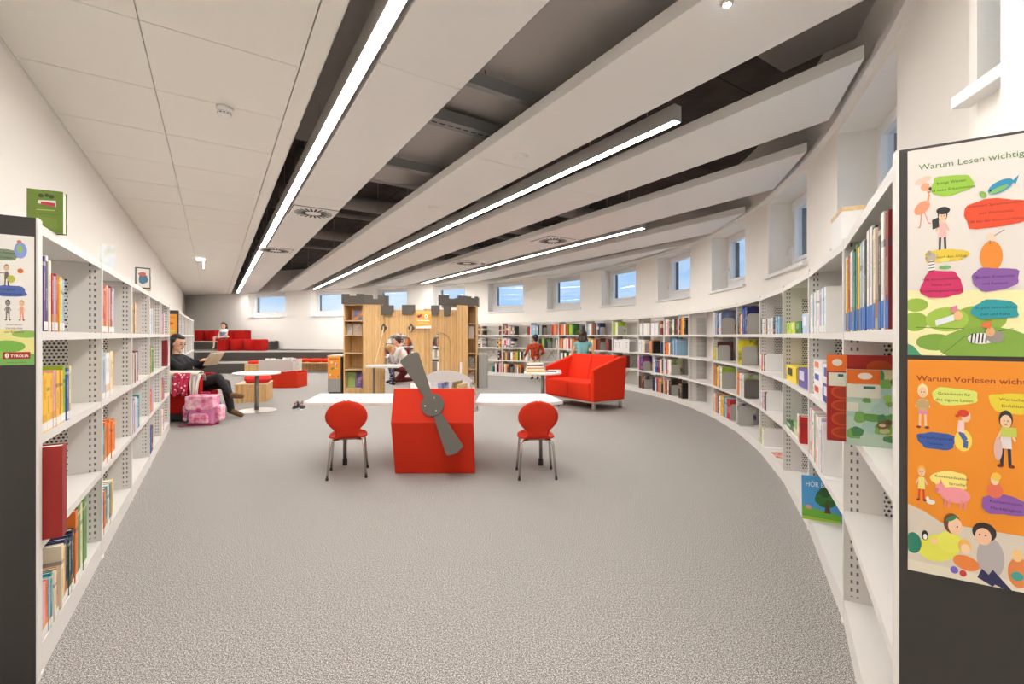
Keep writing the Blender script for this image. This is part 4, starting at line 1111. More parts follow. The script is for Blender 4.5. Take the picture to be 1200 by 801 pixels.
for bay, lev, x, me, cn, sx, sz in BE:
    o_ = bpy.data.objects.new('bookend', me); col.objects.link(o_)
    M = None
    xe = end_of(bay, lev, x); ENDS[(bay, lev, xe)] = 1
    in_bay(o_, 'R', bay, lev, xe + (.021 if (bay, lev, xe) in PICX else .002), 0.004); o_.matrix_world = o_.matrix_world @ Matrix.Diagonal((1, 1, sz, 1))
    tag(o_, '%s sheet-metal bookend on %s shelf, %s bay of the curved bookcase' % (cn, SHELFN[lev], ORD[bay]), 'bookend', 'bookends on the curved bookcase')
def cover_book(w, h, t, front, label, group=None, name='picture_book', spine=None):
    """picture book shown by its front; origin at bottom left of the cover, cover looks along -y"""
    b_ = MB(); b_.box(0, w, 0.0, 0.003, 0, h); b_.box(0, w, t - 0.003, t, 0, h); b_.box(0, 0.003, 0.003, t - 0.003, 0, h)
    o_ = b_.build(name, [front])
    MB().box(0.003, w - 0.004, 0.003, t - 0.003, 0.004, h - 0.004).build('pages', M_PAPER, o_)
    return tag(o_, label, 'book', group)
def plate(o, art, w, dx=0.0, dz=0.0):
    a = art.build('cover_print', o)
    a.matrix_local = Matrix(((1, 0, 0, dx), (0, 0, -1, -0.0002), (0, 1, 0, dz), (0, 0, 0, 1)))
# blue picture book with the tree
A = Art(.27, .255, (74, 156, 214))
A.poly([(0, 0), (.27, 0), (.27, .05), (.15, .06), (0, .085)], (110, 176, 56)); A.ell(.17, .135, .075, .055, (40, 96, 40)); A.ell(.13, .125, .04, .03, (52, 116, 46)); A.ell(.20, .16, .05, .035, (56, 120, 50)); A.ell(.16, .17, .04, .03, (34, 84, 36)); A.poly([(.155, .05), (.20, .05), (.185, .11), (.168, .11)], (92, 62, 40)); A.ell(.045, .075, .02, .012, (226, 140, 160)); A.text('HÖR BU', .025, .195, .044, (240, 246, 250)); A.poly([(0, .02), (.27, .012), (.27, .0), (0, .0)], (170, 204, 60))
A.b.v = [(q[0] * .72, q[1], q[2]) for q in A.b.v]
o_ = cover_book(.27, .255, .02, mat('sky_blue_cover', (74, 156, 214), 0.4), 'blue picture book with a green tree, facing out on bottom shelf')
plate(o_, A, .27); in_bay(o_, 'R', 1, 0, .10, -.045, 0, PI / 2); o_.matrix_world = o_.matrix_world @ Matrix.Rotation(-0.08, 4, 'X')
# two large board books facing out beside the posters
A = Art(.30, .29, (166, 30, 20))
for q in range(4): A.ell(.045, .165 - q * .045, .034, .024 if q % 2 == 0 else .019, (200, 74, 24)); A.ell(.045, .165 - q * .045, .027, .017 if q % 2 == 0 else .013, (176, 50, 20))
for q in range(3): A.ell(.14, .25 - q * .09, .034, .024, (200, 74, 24))
A.poly([(0, .235), (.055, .235), (.055, .29), (0, .29)], (232, 112, 34)); A.ell(.028, .264, .014, .012, (238, 226, 210)); A.poly([(.004, .185), (.053, .185), (.053, .23), (.004, .23)], (226, 222, 206)); A.poly([(.03, .216), (.045, .216), (.045, .225), (.03, .225)], (40, 110, 100))
o_ = cover_book(.30, .29, .02, mat('rust_red_cover', (166, 30, 20), 0.45), 'red board book with orange rings, facing out behind the animal book'); plate(o_, A, .3)
in_bay(o_, 'R', 0, 2, .478, -.09, 0, PI / 2)
A = Art(.33, .30, (186, 208, 190))
rr = random.Random(5)
for q in range(60): A.blob(rr.uniform(.02, .31), rr.uniform(.02, .28), rr.uniform(.01, .032), rr.uniform(.01, .028), rr.choice([(96, 150, 70), (120, 170, 80), (170, 200, 190), (200, 190, 140), (70, 130, 80), (150, 190, 90)]), q)
A.line([(.20, .30), (.235, .2), (.27, .10), (.30, .02)], .03, (120, 186, 50)); A.line([(.27, .30), (.30, .2)], .025, (130, 100, 60))
for x_, y_ in ((.15, .26), (.165, .205), (.11, .09), (.16, .07), (.22, .11), (.20, .05), (.27, .05)):
    A.ell(x_, y_, .022, .016, (120, 84, 50), .4); A.ell(x_ + .014, y_ + .012, .009, .009, (90, 60, 38)); A.ell(x_ - .004, y_ - .002, .010, .007, (222, 200, 160))
A.ell(.215, .24, .006, .006, (20, 20, 20)); A.ell(.245, .17, .006, .006, (20, 20, 20))
A.poly([(0, .245), (.10, .245), (.10, .30), (0, .30)], (232, 112, 34)); A.ell(.055, .275, .022, .013, (238, 226, 210)); A.poly([(0, .19), (.10, .19), (.10, .243), (0, .243)], (226, 222, 206)); A.poly([(.05, .225), (.085, .225), (.085, .236), (.05, .236)], (40, 110, 100)); A.poly([(0, .135), (.035, .135), (.035, .17), (0, .17)], (226, 222, 206))
A.b.v = [(q[0] * .85, q[1] * .816, q[2]) for q in A.b.v]
o_ = cover_book(.28, .245, .022, mat('pale_green_cover', (150, 182, 160), 0.45), 'green board book of forest animals, facing out beside the large posters'); plate(o_, A, .33)
in_bay(o_, 'R', 0, 2, .525, -.04, 0, PI / 2)
# big picture books standing behind bookends
def game_box(w, d, h, rgb, lab, bay, lev, x, y=.02, z=0.0, stripe=None, rot=0.0):
    b_ = MB(); b_.box(0, w, 0, d, 0, h * .62); o_ = b_.build('game_box', [mat('box_%02x%02x%02x' % rgb, rgb, 0.5)])
    MB().box(-.002, w + .002, -.002, d + .002, h * .3, h).build('lid', mat('box_%02x%02x%02x' % rgb, rgb, 0.5), o_)
    if stripe:
        MB().box(w * .15, w * .62, -.0032, -.0022, h * .38, h * .86).build('printed_label', mat('box_label_%02x%02x%02x' % stripe, stripe, 0.5), o_)
    tag(o_, lab, 'box', 'game boxes on the curved bookcase'); in_bay(o_, 'R', bay, lev, x, y, z, rot)
game_box(.20, .13, .085, (196, 222, 90), 'pale lime green box on top shelf, nearest the uprights', 2, 3, .06, stripe=(150, 196, 40))
game_box(.15, .12, .085, (222, 226, 90), 'yellowish green box beside the pale lime box', 2, 3, .27, stripe=(236, 236, 200))
game_box(.22, .13, .085, (44, 116, 66), 'dark green box on top shelf of the curved bookcase', 2, 3, .45, stripe=(120, 180, 110))
game_box(.24, .14, .13, (186, 206, 232), 'pale blue box at the row end beside the dark green box', 2, 3, .70, stripe=(230, 236, 246))
game_box(.42, .15, .12, (238, 214, 60), 'yellow game box with a black ring, on a middle shelf', 2, 2, .05, stripe=(60, 50, 30))
game_box(.34, .15, .13, (98, 88, 158), 'purple game box beside the yellow one', 2, 2, .55, stripe=(220, 216, 236))
game_box(.30, .18, .07, (236, 234, 232), 'white game box with red print, bottom of its stack', 1, 2, .06, stripe=(220, 70, 50))
game_box(.30, .18, .07, (238, 236, 236), 'white game box with blue print, middle of its stack', 1, 2, .065, z=.071, stripe=(60, 90, 170))
game_box(.30, .18, .07, (234, 232, 232), 'white game box with orange print, top of its stack', 1, 2, .06, z=.142, stripe=(230, 130, 70))
game_box(.28, .18, .10, (44, 70, 150), 'dark blue game box beside the stack of white boxes', 1, 2, .38, stripe=(236, 236, 240))
game_box(.28, .18, .10, (232, 232, 234), 'white game box on top of the dark blue one', 1, 2, .385, z=.101, stripe=(50, 80, 160))
game_box(.30, .16, .045, (40, 104, 62), 'flat dark green box at the left of a low stack', 2, 1, .04, stripe=(180, 200, 150))
game_box(.28, .16, .05, (214, 206, 180), 'flat cream box beneath a green one in a low stack', 2, 1, .36)
game_box(.27, .16, .045, (150, 178, 110), 'flat sage green box lying on the cream one', 2, 1, .365, z=.051)
# loose magazines on the bottom shelf of the fourth bay
for k_, (x_, w_, c_) in enumerate(((.42, .20, [(236, 226, 216), (200, 70, 60), (240, 236, 230)]), (.58, .2, [(240, 230, 210), (226, 140, 50), (230, 224, 214)]), (.74, .2, [(230, 222, 206), (214, 90, 60), (240, 234, 226)]))):
    b_ = MB(); b_.box(0, w_, 0, .20, 0, .006); o_ = b_.build('magazine', pic_mat('magazine_cover_%d' % k_, c_, 12))
    tag(o_, 'loose magazine lying flat on bottom shelf, %s from the window end' % ORD[k_], 'magazine', 'loose magazines'); in_bay(o_, 'R', 3, 0, x_, .03 + .02 * k_, .001 + k_ * .007, .08 * k_)
# big single volumes on the straight bookcase
def big_volume(case, bay, lev, x, t, h, d, rgb, lab, y=.001):
    b_ = MB(); c = .004
    b_.box(0, t, 0, c, 0, h); b_.box(0, c, c, d, 0, h); b_.box(t - c, t, c, d, 0, h)
    o_ = b_.build('book', mat('binder_%02x%02x%02x' % rgb, rgb, .5)); MB().box(c, t - c, c, d - .004, .003, h - .004).build('pages', M_PAPER, o_)
    tag(o_, lab, 'book'); in_bay(o_, case, bay, lev, x, y)
big_volume('L', 0, 1, .012, .055, .33, .26, (150, 30, 24), 'large dark red binder alone on third shelf of the nearest bay', -.055)
big_volume('L', 4, 2, .30, .10, .30, .26, (136, 26, 30), 'large maroon binder on second shelf at the far end', -.03)
big_volume('L', 0, 2, .30, .012, .285, .10, (150, 96, 40), 'tall brown book behind the yellow books in the nearest bay', .185)
big_volume('L', 1, 2, .05, .012, .31, .09, (126, 96, 52), 'tall olive brown book behind the cream books', .195)
# on top of the straight bookcase
def on_top(o, s_, y, rot=0.0):
    p = L_ORG + ULEFT * s_; n_ = Vector((-ULEFT.y, ULEFT.x))
    q = p + n_ * y
    o.matrix_world = Matrix.Translation((q.x, q.y, SH + 0.0005)) @ Matrix.Rotation(L_ANG + rot, 4, 'Z')
A = Art(.155, .20, (106, 130, 44))
A.ell(.06, .172, .012, .009, (56, 76, 26)); A.ell(.085, .176, .010, .008, (56, 76, 26)); A.ell(.105, .171, .012, .009, (56, 76, 26)); A.poly([(.045, .135), (.125, .125), (.125, .155), (.05, .15)], (226, 226, 210)); A.poly([(.06, .132), (.12, .126), (.12, .142), (.06, .145)], (200, 40, 70)); A.line([(.04, .105), (.12, .107)], .003, (190, 206, 120)); A.line([(.02, .085), (.14, .088)], .0012, (60, 84, 24)); A.poly([(.03, .02), (.13, .02), (.13, .07), (.03, .07)], (114, 138, 52))
o_ = cover_book(.155, .20, .035, mat('olive_green_cover', (106, 130, 44), .45), 'olive green picture book standing on top of the straight bookcase'); plate(o_, A, .155); o_.scale = (.66, 1, .81); o_.location = (-1.835, 1.72, SH + .0005); o_.rotation_euler = (0, 0, .48)
o_ = cover_book(.12, .17, .03, pic_mat('pale_sky_cover', [(214, 226, 234), (236, 240, 244), (190, 200, 150)], 5), 'pale blue and white book standing on the straight bookcase top'); on_top(o_, 1.36, .06, -1.25); o_.scale = (.55, 1, .9)
A = Art(.20, .22, (226, 224, 218)); A.line([(.004, .004), (.196, .004), (.196, .216), (.004, .216), (.004, .004)], .016, (40, 38, 38)); A.blob(.1, .1, .06, .05, (70, 110, 130), 3); A.blob(.09, .15, .05, .02, (190, 90, 80), 6)
o_ = cover_book(.20, .22, .025, mat('dark_frame_cover', (60, 110, 112), .45), 'white picture book with a dark border standing on the bookcase top'); plate(o_, A, .2); on_top(o_, 2.62, .05, -1.25); o_.scale = (.5, 1, .8)
o_ = cover_book(.16, .165, .03, pic_mat('tan_cover', [(190, 160, 120), (214, 190, 150), (120, 90, 60)], 6), 'tan book leaning next to the dark bordered book on top'); on_top(o_, 2.86, .05, -1.2); o_.scale = (.5, 1, .8)
# white box on the curved bookcase top
b_ = MB(); b_.box(0, .25, 0, .2, 0, .20); o_ = b_.build('storage_box', M_WHITE); MB().box(-.003, .253, -.003, .203, .185, .205).build('lid', M_BEECH, o_)
tag(o_, 'small white box with wooden lid on top of the curved bookcase', 'box'); in_bay(o_, 'R', 1, 0, .50, .04, 1.5005)

# ------------------------------------------------------------------ stepped seating along the far left wall
def far_wall_y(x):
    for a, c_ in zip(WALL[:-1], WALL[1:]):
        if (a.x - x) * (c_.x - x) <= 0 and a.y > 9: return a.y + (c_.y - a.y) * (x - a.x) / (c_.x - a.x if a.x != c_.x else 1)
    return 19.0
def left_x(y): return LW0.x - 0.655 * y
def tier(zt, f0, f1, back, x_right, label, z0=0.0):
    """one carpeted step; f0, f1 = plan points of its front edge left and right"""
    t = thing('seating_step', label, 'step', (0, 0, 0), 0, 'carpeted seating steps')
    xs = [f0.x + (f1.x - f0.x) * k / 8 for k in range(9)]
    front = [f0.lerp(f1, k / 8) for k in range(9)]
    if back is None: rear = [Vector((x, far_wall_y(x) - 0.03)) for x in xs]
    else: rear = [back[0].lerp(back[1], k / 8) for k in range(9)]
    poly = [(p.x, p.y) for p in front] + [(p.x, p.y) for p in reversed(rear)]
    b_ = MB(); b_.prism(poly, z0, zt - 0.02, axis='z'); b_.build('riser_block', M_STEPC, t)
    nose = [(p.x, p.y - 0.012) for p in front] + [(p.x, p.y + 0.34) for p in reversed(front)]
    b_ = MB(); b_.prism(nose, zt - 0.045, zt, axis='z'); b_.build('tread_edge', M_NOSE, t)
    tread = [(p.x, p.y + 0.34) for p in front] + [(p.x, p.y) for p in reversed(rear)]
    b_ = MB(); b_.prism(tread, zt - 0.02, zt - 0.001, axis='z'); b_.build('tread', M_STEPC, t)
    return t
A1, B1 = on_floor(196, 438.3), on_floor(308, 436.6)
def pt(px, y): return Vector(((px - CX) * y / FPX, y))
a1, b1 = pt(200, 14.3), pt(299, 14.5)
a2, b2 = pt(196, 15.25), pt(405, 15.6)
a3, b3 = pt(210, 17.0), pt(317, 17.2)
lx = lambda p: Vector((max(p.x, left_x(p.y) + 0.05), p.y))
tier(0.36, lx(a1), b1, (lx(a2), Vector((b1.x, a2.y + (b2.y - a2.y) * .5))), None, 'lowest dark carpeted seating step, shorter than the one behind it')
tier(0.685, lx(a2), b2, None, None, 'long middle dark carpeted seating step reaching behind the wooden castle')
tier(1.0, lx(a3), b3, None, None, 'topmost dark carpeted seating step under the back row of red cushions', 0.69)

def pouf(px0, px1, y, z, h, label, round_):
    a, c_ = (px0 - CX) * y / FPX, (px1 - CX) * y / FPX
    w = c_ - a
    t = thing('seat_cushion', label, 'cushion', ((a + c_) / 2, y + w / 2, z), 0, 'red felt seat cushions on the steps')
    if round_:
        MB().lathe([(w / 2 - .015, 0), (w / 2, .015), (w / 2, h - .02), (w / 2 - .02, h)], 28).build('felt_body', M_REDC, t, True)
        MB().lathe([(w / 2 - .03, h - .001), (w / 2 - .05, h + .004), (.01, h + .005)], 28).build('top_disc', M_REDC, t, True)
    else:
        MB().box(-w / 2, w / 2, -.2, .2, 0, h).build('felt_body', M_REDC, t, bevel=.025)
        MB().box(-w / 2 + .03, w / 2 - .03, -.17, .17, h, h + .005).build('top_pad', M_REDC, t, bevel=.002)
def front_y(z): return {1: 15.45, 2: 17.25}[z]
for k_, (p0, p1, rd) in enumerate(((255.5, 265, 0), (266, 280.5, 1), (282.5, 298, 1), (299, 308.5, 0))):
    pouf(p0, p1, 15.5, .6855, .39, 'red felt cushion on the middle step, %s from the wall side' % ORD[k_], rd)
for k_, (p0, p1, rd) in enumerate(((229, 237, 0), (238, 247, 1), (247.8, 253.5, 0), (266.5, 272, 0), (273, 287, 0))):
    pouf(p0, p1, 17.3, 1.0005, .40, 'red felt cushion on the topmost step, %s from the wall side' % ORD[k_], rd)

# ------------------------------------------------------------------ low wooden bench with red pads in front of the middle step
by = 14.75
t = thing('low_bench', 'long low wooden bench with red pads below the middle step', 'bench', (0, 0, 0))
x0, x1 = (341 - CX) * by / FPX, (404 - CX) * by / FPX
MB().box(x0, x1, by, by + .42, .30, .335).build('seat_board', M_BEECH, t, bevel=.004)
for xx in (x0, (x0 + x1) / 2 + .3, x1 - .03): MB().box(xx, xx + .03, by + .02, by + .40, 0, .30).build('leg_board', M_OAK, t)
MB().box(x0 + .03, x1 - .03, by + .38, by + .40, .05, .30).build('back_board', M_OAK, t)
for k_, (p0, p1) in enumerate(((341, 358), (359, 374), (375, 386), (387, 402))):
    a, c_ = (p0 - CX) * by / FPX, (p1 - CX) * by / FPX
    b_ = MB(); b_.pillow(c_ - a - .01, .40, .12, 0)
    o_ = b_.build('seat_pad', M_REDF, None, True, loc=((a + c_) / 2, by + .21, .3355)); tag(o_, 'flat red pad on the low wooden bench, %s from its open end' % ORD[k_], 'cushion', 'flat red pads on the low bench')
wy = 13.2
t = thing('wooden_box_seat', 'small oak box seat with a red pad beside the grey trough', 'box seat', (0, 0, 0))
x0, x1 = (286.5 - CX) * wy / FPX, (301 - CX) * wy / FPX
for a_, c_, d_, e_, n_ in ((x0, x1, wy, wy + .02, 'front_board'), (x0, x1, wy + .40, wy + .42, 'back_board'), (x0, x0 + .02, wy + .02, wy + .40, 'side_board'), (x1 - .02, x1, wy + .02, wy + .40, 'side_board')):
    MB().box(a_, c_, d_, e_, 0, .36).build(n_, M_OAK, t)
MB().box(x0, x1, wy, wy + .42, .36, .38).build('seat_board', M_BEECH, t)
b_ = MB(); b_.pillow(.30, .36, .09, 0); o_ = b_.build('seat_pad', M_REDF, None, True, loc=((x0 + x1) / 2 + .02, wy + .21, .3805)); tag(o_, 'red pad on the small oak box seat', 'cushion')

# red boat-shaped book trough with its grey box
ry = 10.45
X = lambda px, y: (px - CX) * y / FPX
Zp = lambda py, y: HC - (py - HY) * y / FPX
t = thing('book_trough', 'red wavy-sided floor trough for picture books near the round white table', 'book trough', (0, 0, 0))
xa, xb = X(298, ry), X(348, ry)
def wave(x0, x1, z0, zt, n=24):
    top = []
    for k in range(n + 1):
        u = k / n; x = x1 + (x0 - x1) * u
        zz = zt - .05 * (1 - math.exp(-(u * 3.5) ** 2)) - .02 * max(0, 1 - u * 14)
        top.append((x, zz))
    return [(x0, z0), (x1, z0)] + top
MB().prism(wave(xa, xb, 0, .40), ry, ry + .03).build('front_board', M_RED, t)
MB().prism(wave(xa, xb, 0, .38), ry + .5, ry + .53).build('back_board', M_RED, t)
for xx in (xa, xb - .03): MB().box(xx, xx + .03, ry + .03, ry + .5, 0, .33).build('end_board', M_RED, t)
MB().box(xa + .03, xb - .03, ry + .03, ry + .5, .05, .07).build('bottom_board', M_RED, t)
gy = 11.3
t = thing('book_box', 'pale grey box of picture books behind the red trough', 'book box', (0, 0, 0))
xa, xb = X(303, gy), X(343, gy)
r = .07
MB().prism([(xa, 0), (xb, 0), (xb, .60 - r), (xb - r * .3, .60 - r * .3), (xb - r, .60), (xa, .60)], gy, gy + .025).build('front_board', M_GREYL, t)
MB().box(xa, xb, gy + .475, gy + .5, 0, .60).build('back_board', M_GREYL, t)
for xx in (xa, xb - .025): MB().box(xx, xx + .025, gy + .025, gy + .475, 0, .56).build('end_board', mat('charcoal_laminate', (52, 48, 46)) if xx == xa else M_GREYL, t)
MB().box(xa + .025, xb - .025, gy + .025, gy + .475, .22, .24).build('bottom_board', M_GREYL, t)
for k_, (px, h_, c_, lean) in enumerate(((305, .40, (214, 216, 210), -.35), (309, .38, (190, 196, 180), -.1), (313, .36, (222, 214, 200), .15), (326, .42, (200, 180, 190), -.3), (330, .40, (150, 150, 190), .12), (334, .36, (230, 226, 216), .3))):
    b_ = MB(); b_.box(0, .26, 0, .014, 0, h_); o_ = b_.build('picture_book', pic_mat('trough_cover_%d' % k_, [c_, (240, 238, 232), (110, 120, 100)], 5))
    o_.matrix_world = Matrix.Translation((X(px, gy) + .03, gy + .09 + .06 * (k_ % 3), .2405)) @ Matrix.Rotation(lean * .6, 4, 'X') @ Matrix.Rotation(.15 * lean, 4, 'Z')
    tag(o_, 'picture book sticking up out of the pale grey box, %s along' % ORD[k_], 'book', 'picture books in the pale grey box')
# oak bench box with two red cushions
t = thing('bench_box', 'oak plank bench box with open side and red cushions on top', 'bench', (0, 0, 0))
p0, p1 = on_floor(275, 472), on_floor(312, 470.5); d = (p1 - p0).normalized(); ang = math.atan2(d.y, d.x); w_ = (p1 - p0).length
t.location = p0; t.rotation_euler = (0, 0, ang); hh = .335; dp = .62
nb = 7
for k in range(nb): MB().box(k * w_ / nb + .0015, (k + 1) * w_ / nb - .0015, 0, .022, 0, hh - .03).build('plank', M_OAK, t, bevel=.0015)
MB().box(0, w_, dp - .022, dp, 0, hh - .03).build('back_board', M_OAK, t)
MB().box(-.01, w_ + .01, -.01, dp + .01, hh - .03, hh).build('seat_board', M_BEECH, t, bevel=.012)
MB().box(w_ - .022, w_, .022, dp - .022, 0, hh - .03).build('side_board', M_OAK, t)
MB().box(.02, w_ - .03, .03, dp - .03, .03, .05).build('bottom_board', M_OAK, t)
for k_, (cx, cy, sx, rz, lb) in enumerate(((.34, .185, .44, .0, 'red cushion at the front of the oak bench box'), (.26, .475, .40, .0, 'red cushion behind another on the oak bench box'))):
    b_ = MB(); b_.pillow(sx, .28, .15, 0); o_ = b_.build('cushion', mat('coral_red_fabric', (222, 62, 58), .9, spec=.2), None, True); tag(o_, lb, 'cushion', 'red cushions on the oak bench box')
    o_.matrix_world = Matrix.Translation(p0) @ Matrix.Rotation(ang, 4, 'Z') @ Matrix.Translation((cx, cy, hh + .0005)) @ Matrix.Rotation(rz, 4, 'Z')

# ------------------------------------------------------------------ round pedestal tables
def round_table(px, py, h, r, label, rb=None):
    p = on_floor(px, py)
    t = thing('round_table', label, 'table', p, 0, 'round white pedestal tables')
    MB().lathe([(r - .004, h - .028), (r, h - .024), (r, h - .004), (r - .004, h)], 48).build('table_top', M_WHITE, t)
    MB().lathe([(.032, .02), (.032, h - .028)], 20).build('column', M_BRUSH, t, True)
    rb = rb or r * .85
    MB().lathe([(rb, 0), (rb, .006), (rb - .02, .012), (.05, .020)], 40).build('base_plate', M_SATIN, t)
    MB().box(-.12, .12, -.02, .02, h - .04, h - .028).build('mounting_plate', M_BRUSH, t)
    return p
round_table(301, 481, .615, .345, 'round white pedestal table beside the seated woman', .285)
tp = round_table(636, 479, .61, .31, 'round white pedestal table with a stack of books beside the red sofa', .26)
z_ = .6105
for k_, (w_, d_, th, c_, rz) in enumerate(((.30, .22, .03, (226, 196, 120), .1), (.27, .21, .025, (240, 234, 220), -.05), (.28, .20, .022, (214, 150, 90), .12), (.26, .20, .022, (244, 240, 232), .0), (.25, .19, .02, (90, 60, 50), -.1), (.26, .18, .024, (238, 230, 214), .06))):
    b_ = MB(); b_.box(-w_ / 2, w_ / 2, -d_ / 2, d_ / 2, 0, .003); b_.box(-w_ / 2, w_ / 2, -d_ / 2, d_ / 2, th - .003, th); b_.box(-w_ / 2, w_ / 2, -d_ / 2, -d_ / 2 + .003, .003, th - .003)
    o_ = b_.build('book', mat('stack_cover_%d' % k_, c_, .5)); MB().box(-w_ / 2 + .003, w_ / 2 - .004, -d_ / 2 + .003, d_ / 2 - .003, .003, th - .003).build('pages', M_PAPER, o_)
    o_.location = (tp.x - .13, tp.y - .02, z_); o_.rotation_euler = (0, 0, rz); z_ += th + .0005
    tag(o_, 'book lying in the stack on the round table, %s from the bottom' % ORD[k_], 'book', 'stacked books on the round table')
for k_, (dx, dy, c_, lb) in enumerate(((.12, -.02, (120, 124, 128), 'thin grey book lying flat beside the stack on the round table'), (.20, .06, (222, 214, 200), 'thin cream magazine near the sofa side of the round table'))):
    b_ = MB(); b_.box(-.1, .1, -.07, .07, 0, .012); o_ = b_.build('magazine', mat('flat_cover_%d' % k_, c_, .5)); o_.location = (tp.x + dx, tp.y + dy, .6105 + .0125 * k_); tag(o_, lb, 'magazine')

# ------------------------------------------------------------------ two-seat sofa
P0, P1 = Vector((1.285, 7.17)), Vector((0.60, 8.22))
d = (P0 - P1).normalized(); ang = math.atan2(d.y, d.x); SWD = (P0 - P1).length
t = thing('sofa', 'red two-seat sofa with sloping arms on steel legs', 'sofa', (P1.x, P1.y, 0), ang)
sd, zb = .70, .15                                      # local x left to right along the front, y to the back
aw = .085
def arm_poly(): return [(0, zb), (sd, zb), (sd + .06, .86), (sd - .06, .86), (.0, .66)]
for nm, x0 in (('arm', 0.0), ('arm', SWD - aw)):
    MB().prism([(y, z) for y, z in arm_poly()], x0, x0 + aw, axis='x').build(nm, M_REDF, t, bevel=.018)
half = (SWD - 2 * aw) / 2
for k in range(2):
    MB().box(aw + .003 + k * half, aw + (k + 1) * half - .003, -.012, .50, zb + .01, .445).build('seat_cushion', M_REDF, t, bevel=.022)
    MB().prism([(.44, .43), (.62, .43), (.69, .86), (.57, .88)], aw + .003 + k * half, aw + (k + 1) * half - .003, axis='x').build('back_cushion', M_REDF, t, bevel=.022)
MB().prism([(.60, zb), (sd, zb), (sd + .05, .84), (sd - .03, .84)], aw, SWD - aw, axis='x').build('back_frame', M_REDF, t, bevel=.012)
MB().box(aw, SWD - aw, .02, .6, zb - .005, zb + .03).build('seat_base', M_REDF, t)
for a_, b2_, c_, d_ in ((.03, SWD - .03, .03, .07), (.03, SWD - .03, sd - .07, sd - .03), (.03, .07, .07, sd - .07), (SWD - .07, SWD - .03, .07, sd - .07)):
    MB().box(a_, b2_, c_, d_, zb - .03, zb - .001).build('rail', M_CHROME, t)
for lx_, ly_ in ((.05, .05), (SWD - .05, .05), (.05, sd - .05), (SWD - .05, sd - .05)):
    MB().box(lx_ - .022, lx_ + .022, ly_ - .022, ly_ + .022, 0, zb - .03).build('leg', M_CHROME, t)

# ------------------------------------------------------------------ children's chairs
def kid_chair(loc, rotz, label):
    t = thing('kids_chair', label, 'chair', loc, rotz, "red children's chairs at the aeroplane table")
    H = .335
    # side profile (y forward negative = toward the sitter's knees is +y), y from front lip to bend to back top
    prof = []
    for k in range(8): u = k / 7; prof.append((.165 - .25 * u, H + .012 * (1 - u) ** 2 - .010 * math.sin(u * PI)))
    for k in range(1, 7): a = k / 6 * 1.36; prof.append((-.085 - .055 * math.sin(a), H + .055 * (1 - math.cos(a))))
    y0, z0 = prof[-1]; 
    for k in range(1, 15): u = k / 14; prof.append((y0 - .055 * u - .012 * math.sin(u * PI), z0 + .285 * u))
    n = len(prof)
    # running length for the outline
    ln = [0.0]
    for k in range(1, n): ln.append(ln[-1] + math.hypot(prof[k][0] - prof[k - 1][0], prof[k][1] - prof[k - 1][1]))
    tot_ = ln[-1]
    def half_w(s_):
        # seat, waist, round back
        if s_ < .285:
            u = s_ / .285
            return .158 * (1 - abs(2 * u - .95) ** 3.2 * .45) if u > .06 else .09 + u / .06 * .03
        b0 = s_ - .285; L_ = tot_ - .285
        u = b0 / L_
        key = [(0, .116), (.08, .088), (.16, .086), (.26, .106), (.38, .142), (.50, .163), (.62, .168), (.74, .158), (.86, .128), (.94, .088), (.985, .045), (1.0, .012)]
        for (ua, wa), (ub, wb) in zip(key[:-1], key[1:]):
            if ua <= u <= ub: return wa + (wb - wa) * (u - ua) / (ub - ua)
        return .012
    m_ = 12; vs_, fs_ = [], []
    for k in range(n):
        w_ = half_w(ln[k])
        for j in range(m_ + 1):
            q = 2 * j / m_ - 1
            dish = (.012 * q * q) if ln[k] < .25 else -.0
            yy = prof[k][0] + (.018 * q * q if ln[k] > .33 else 0)
            vs_.append((w_ * q, yy, prof[k][1] + dish * .6))
    for k in range(n - 1):
        for j in range(m_): a = k * (m_ + 1) + j; fs_.append((a, a + 1, a + m_ + 2, a + m_ + 1))
    b_ = MB(); b_.add(vs_, fs_)
    o = b_.build('shell', M_RED, t, True)
    so = o.modifiers.new('thickness', 'SOLIDIFY'); so.thickness = .010; so.offset = 0
    for sx in (-1, 1):
        for sy in (1, -1):
            top = (sx * .07, sy * .05 + .005, H - .020); kn = (sx * .128, sy * .105 + .005, H - .028); ft = (sx * .155, sy * .150 + .005, .012)
            pts = [top, (sx * .105, sy * .08 + .005, H - .018), kn, (sx * .134, sy * .112 + .005, H - .06), ft]
            lg = MB(); lg.tube(pts, .0095, 10); lo = lg.build('leg', M_CHROME, t, True)
            MB().lathe([(.011, 0), (.0125, .004), (.0115, .022)], 10).build('foot_cap', M_BLACK, lo, True, loc=(ft[0], ft[1], 0))
    MB().box(-.075, .075, -.06, .07, H - .024, H - .012).build('mounting_plate', M_BRUSH, t, bevel=.004)
lc = (on_floor(387, 562.8) + on_floor(431, 559)) / 2
kid_chair((-1.427, 3.96, 0), .27, "red round-backed children's chair, wing side toward the shoes")
kid_chair((.207, 3.94, 0), .06, "red round-backed children's chair, wing side toward the sofa")

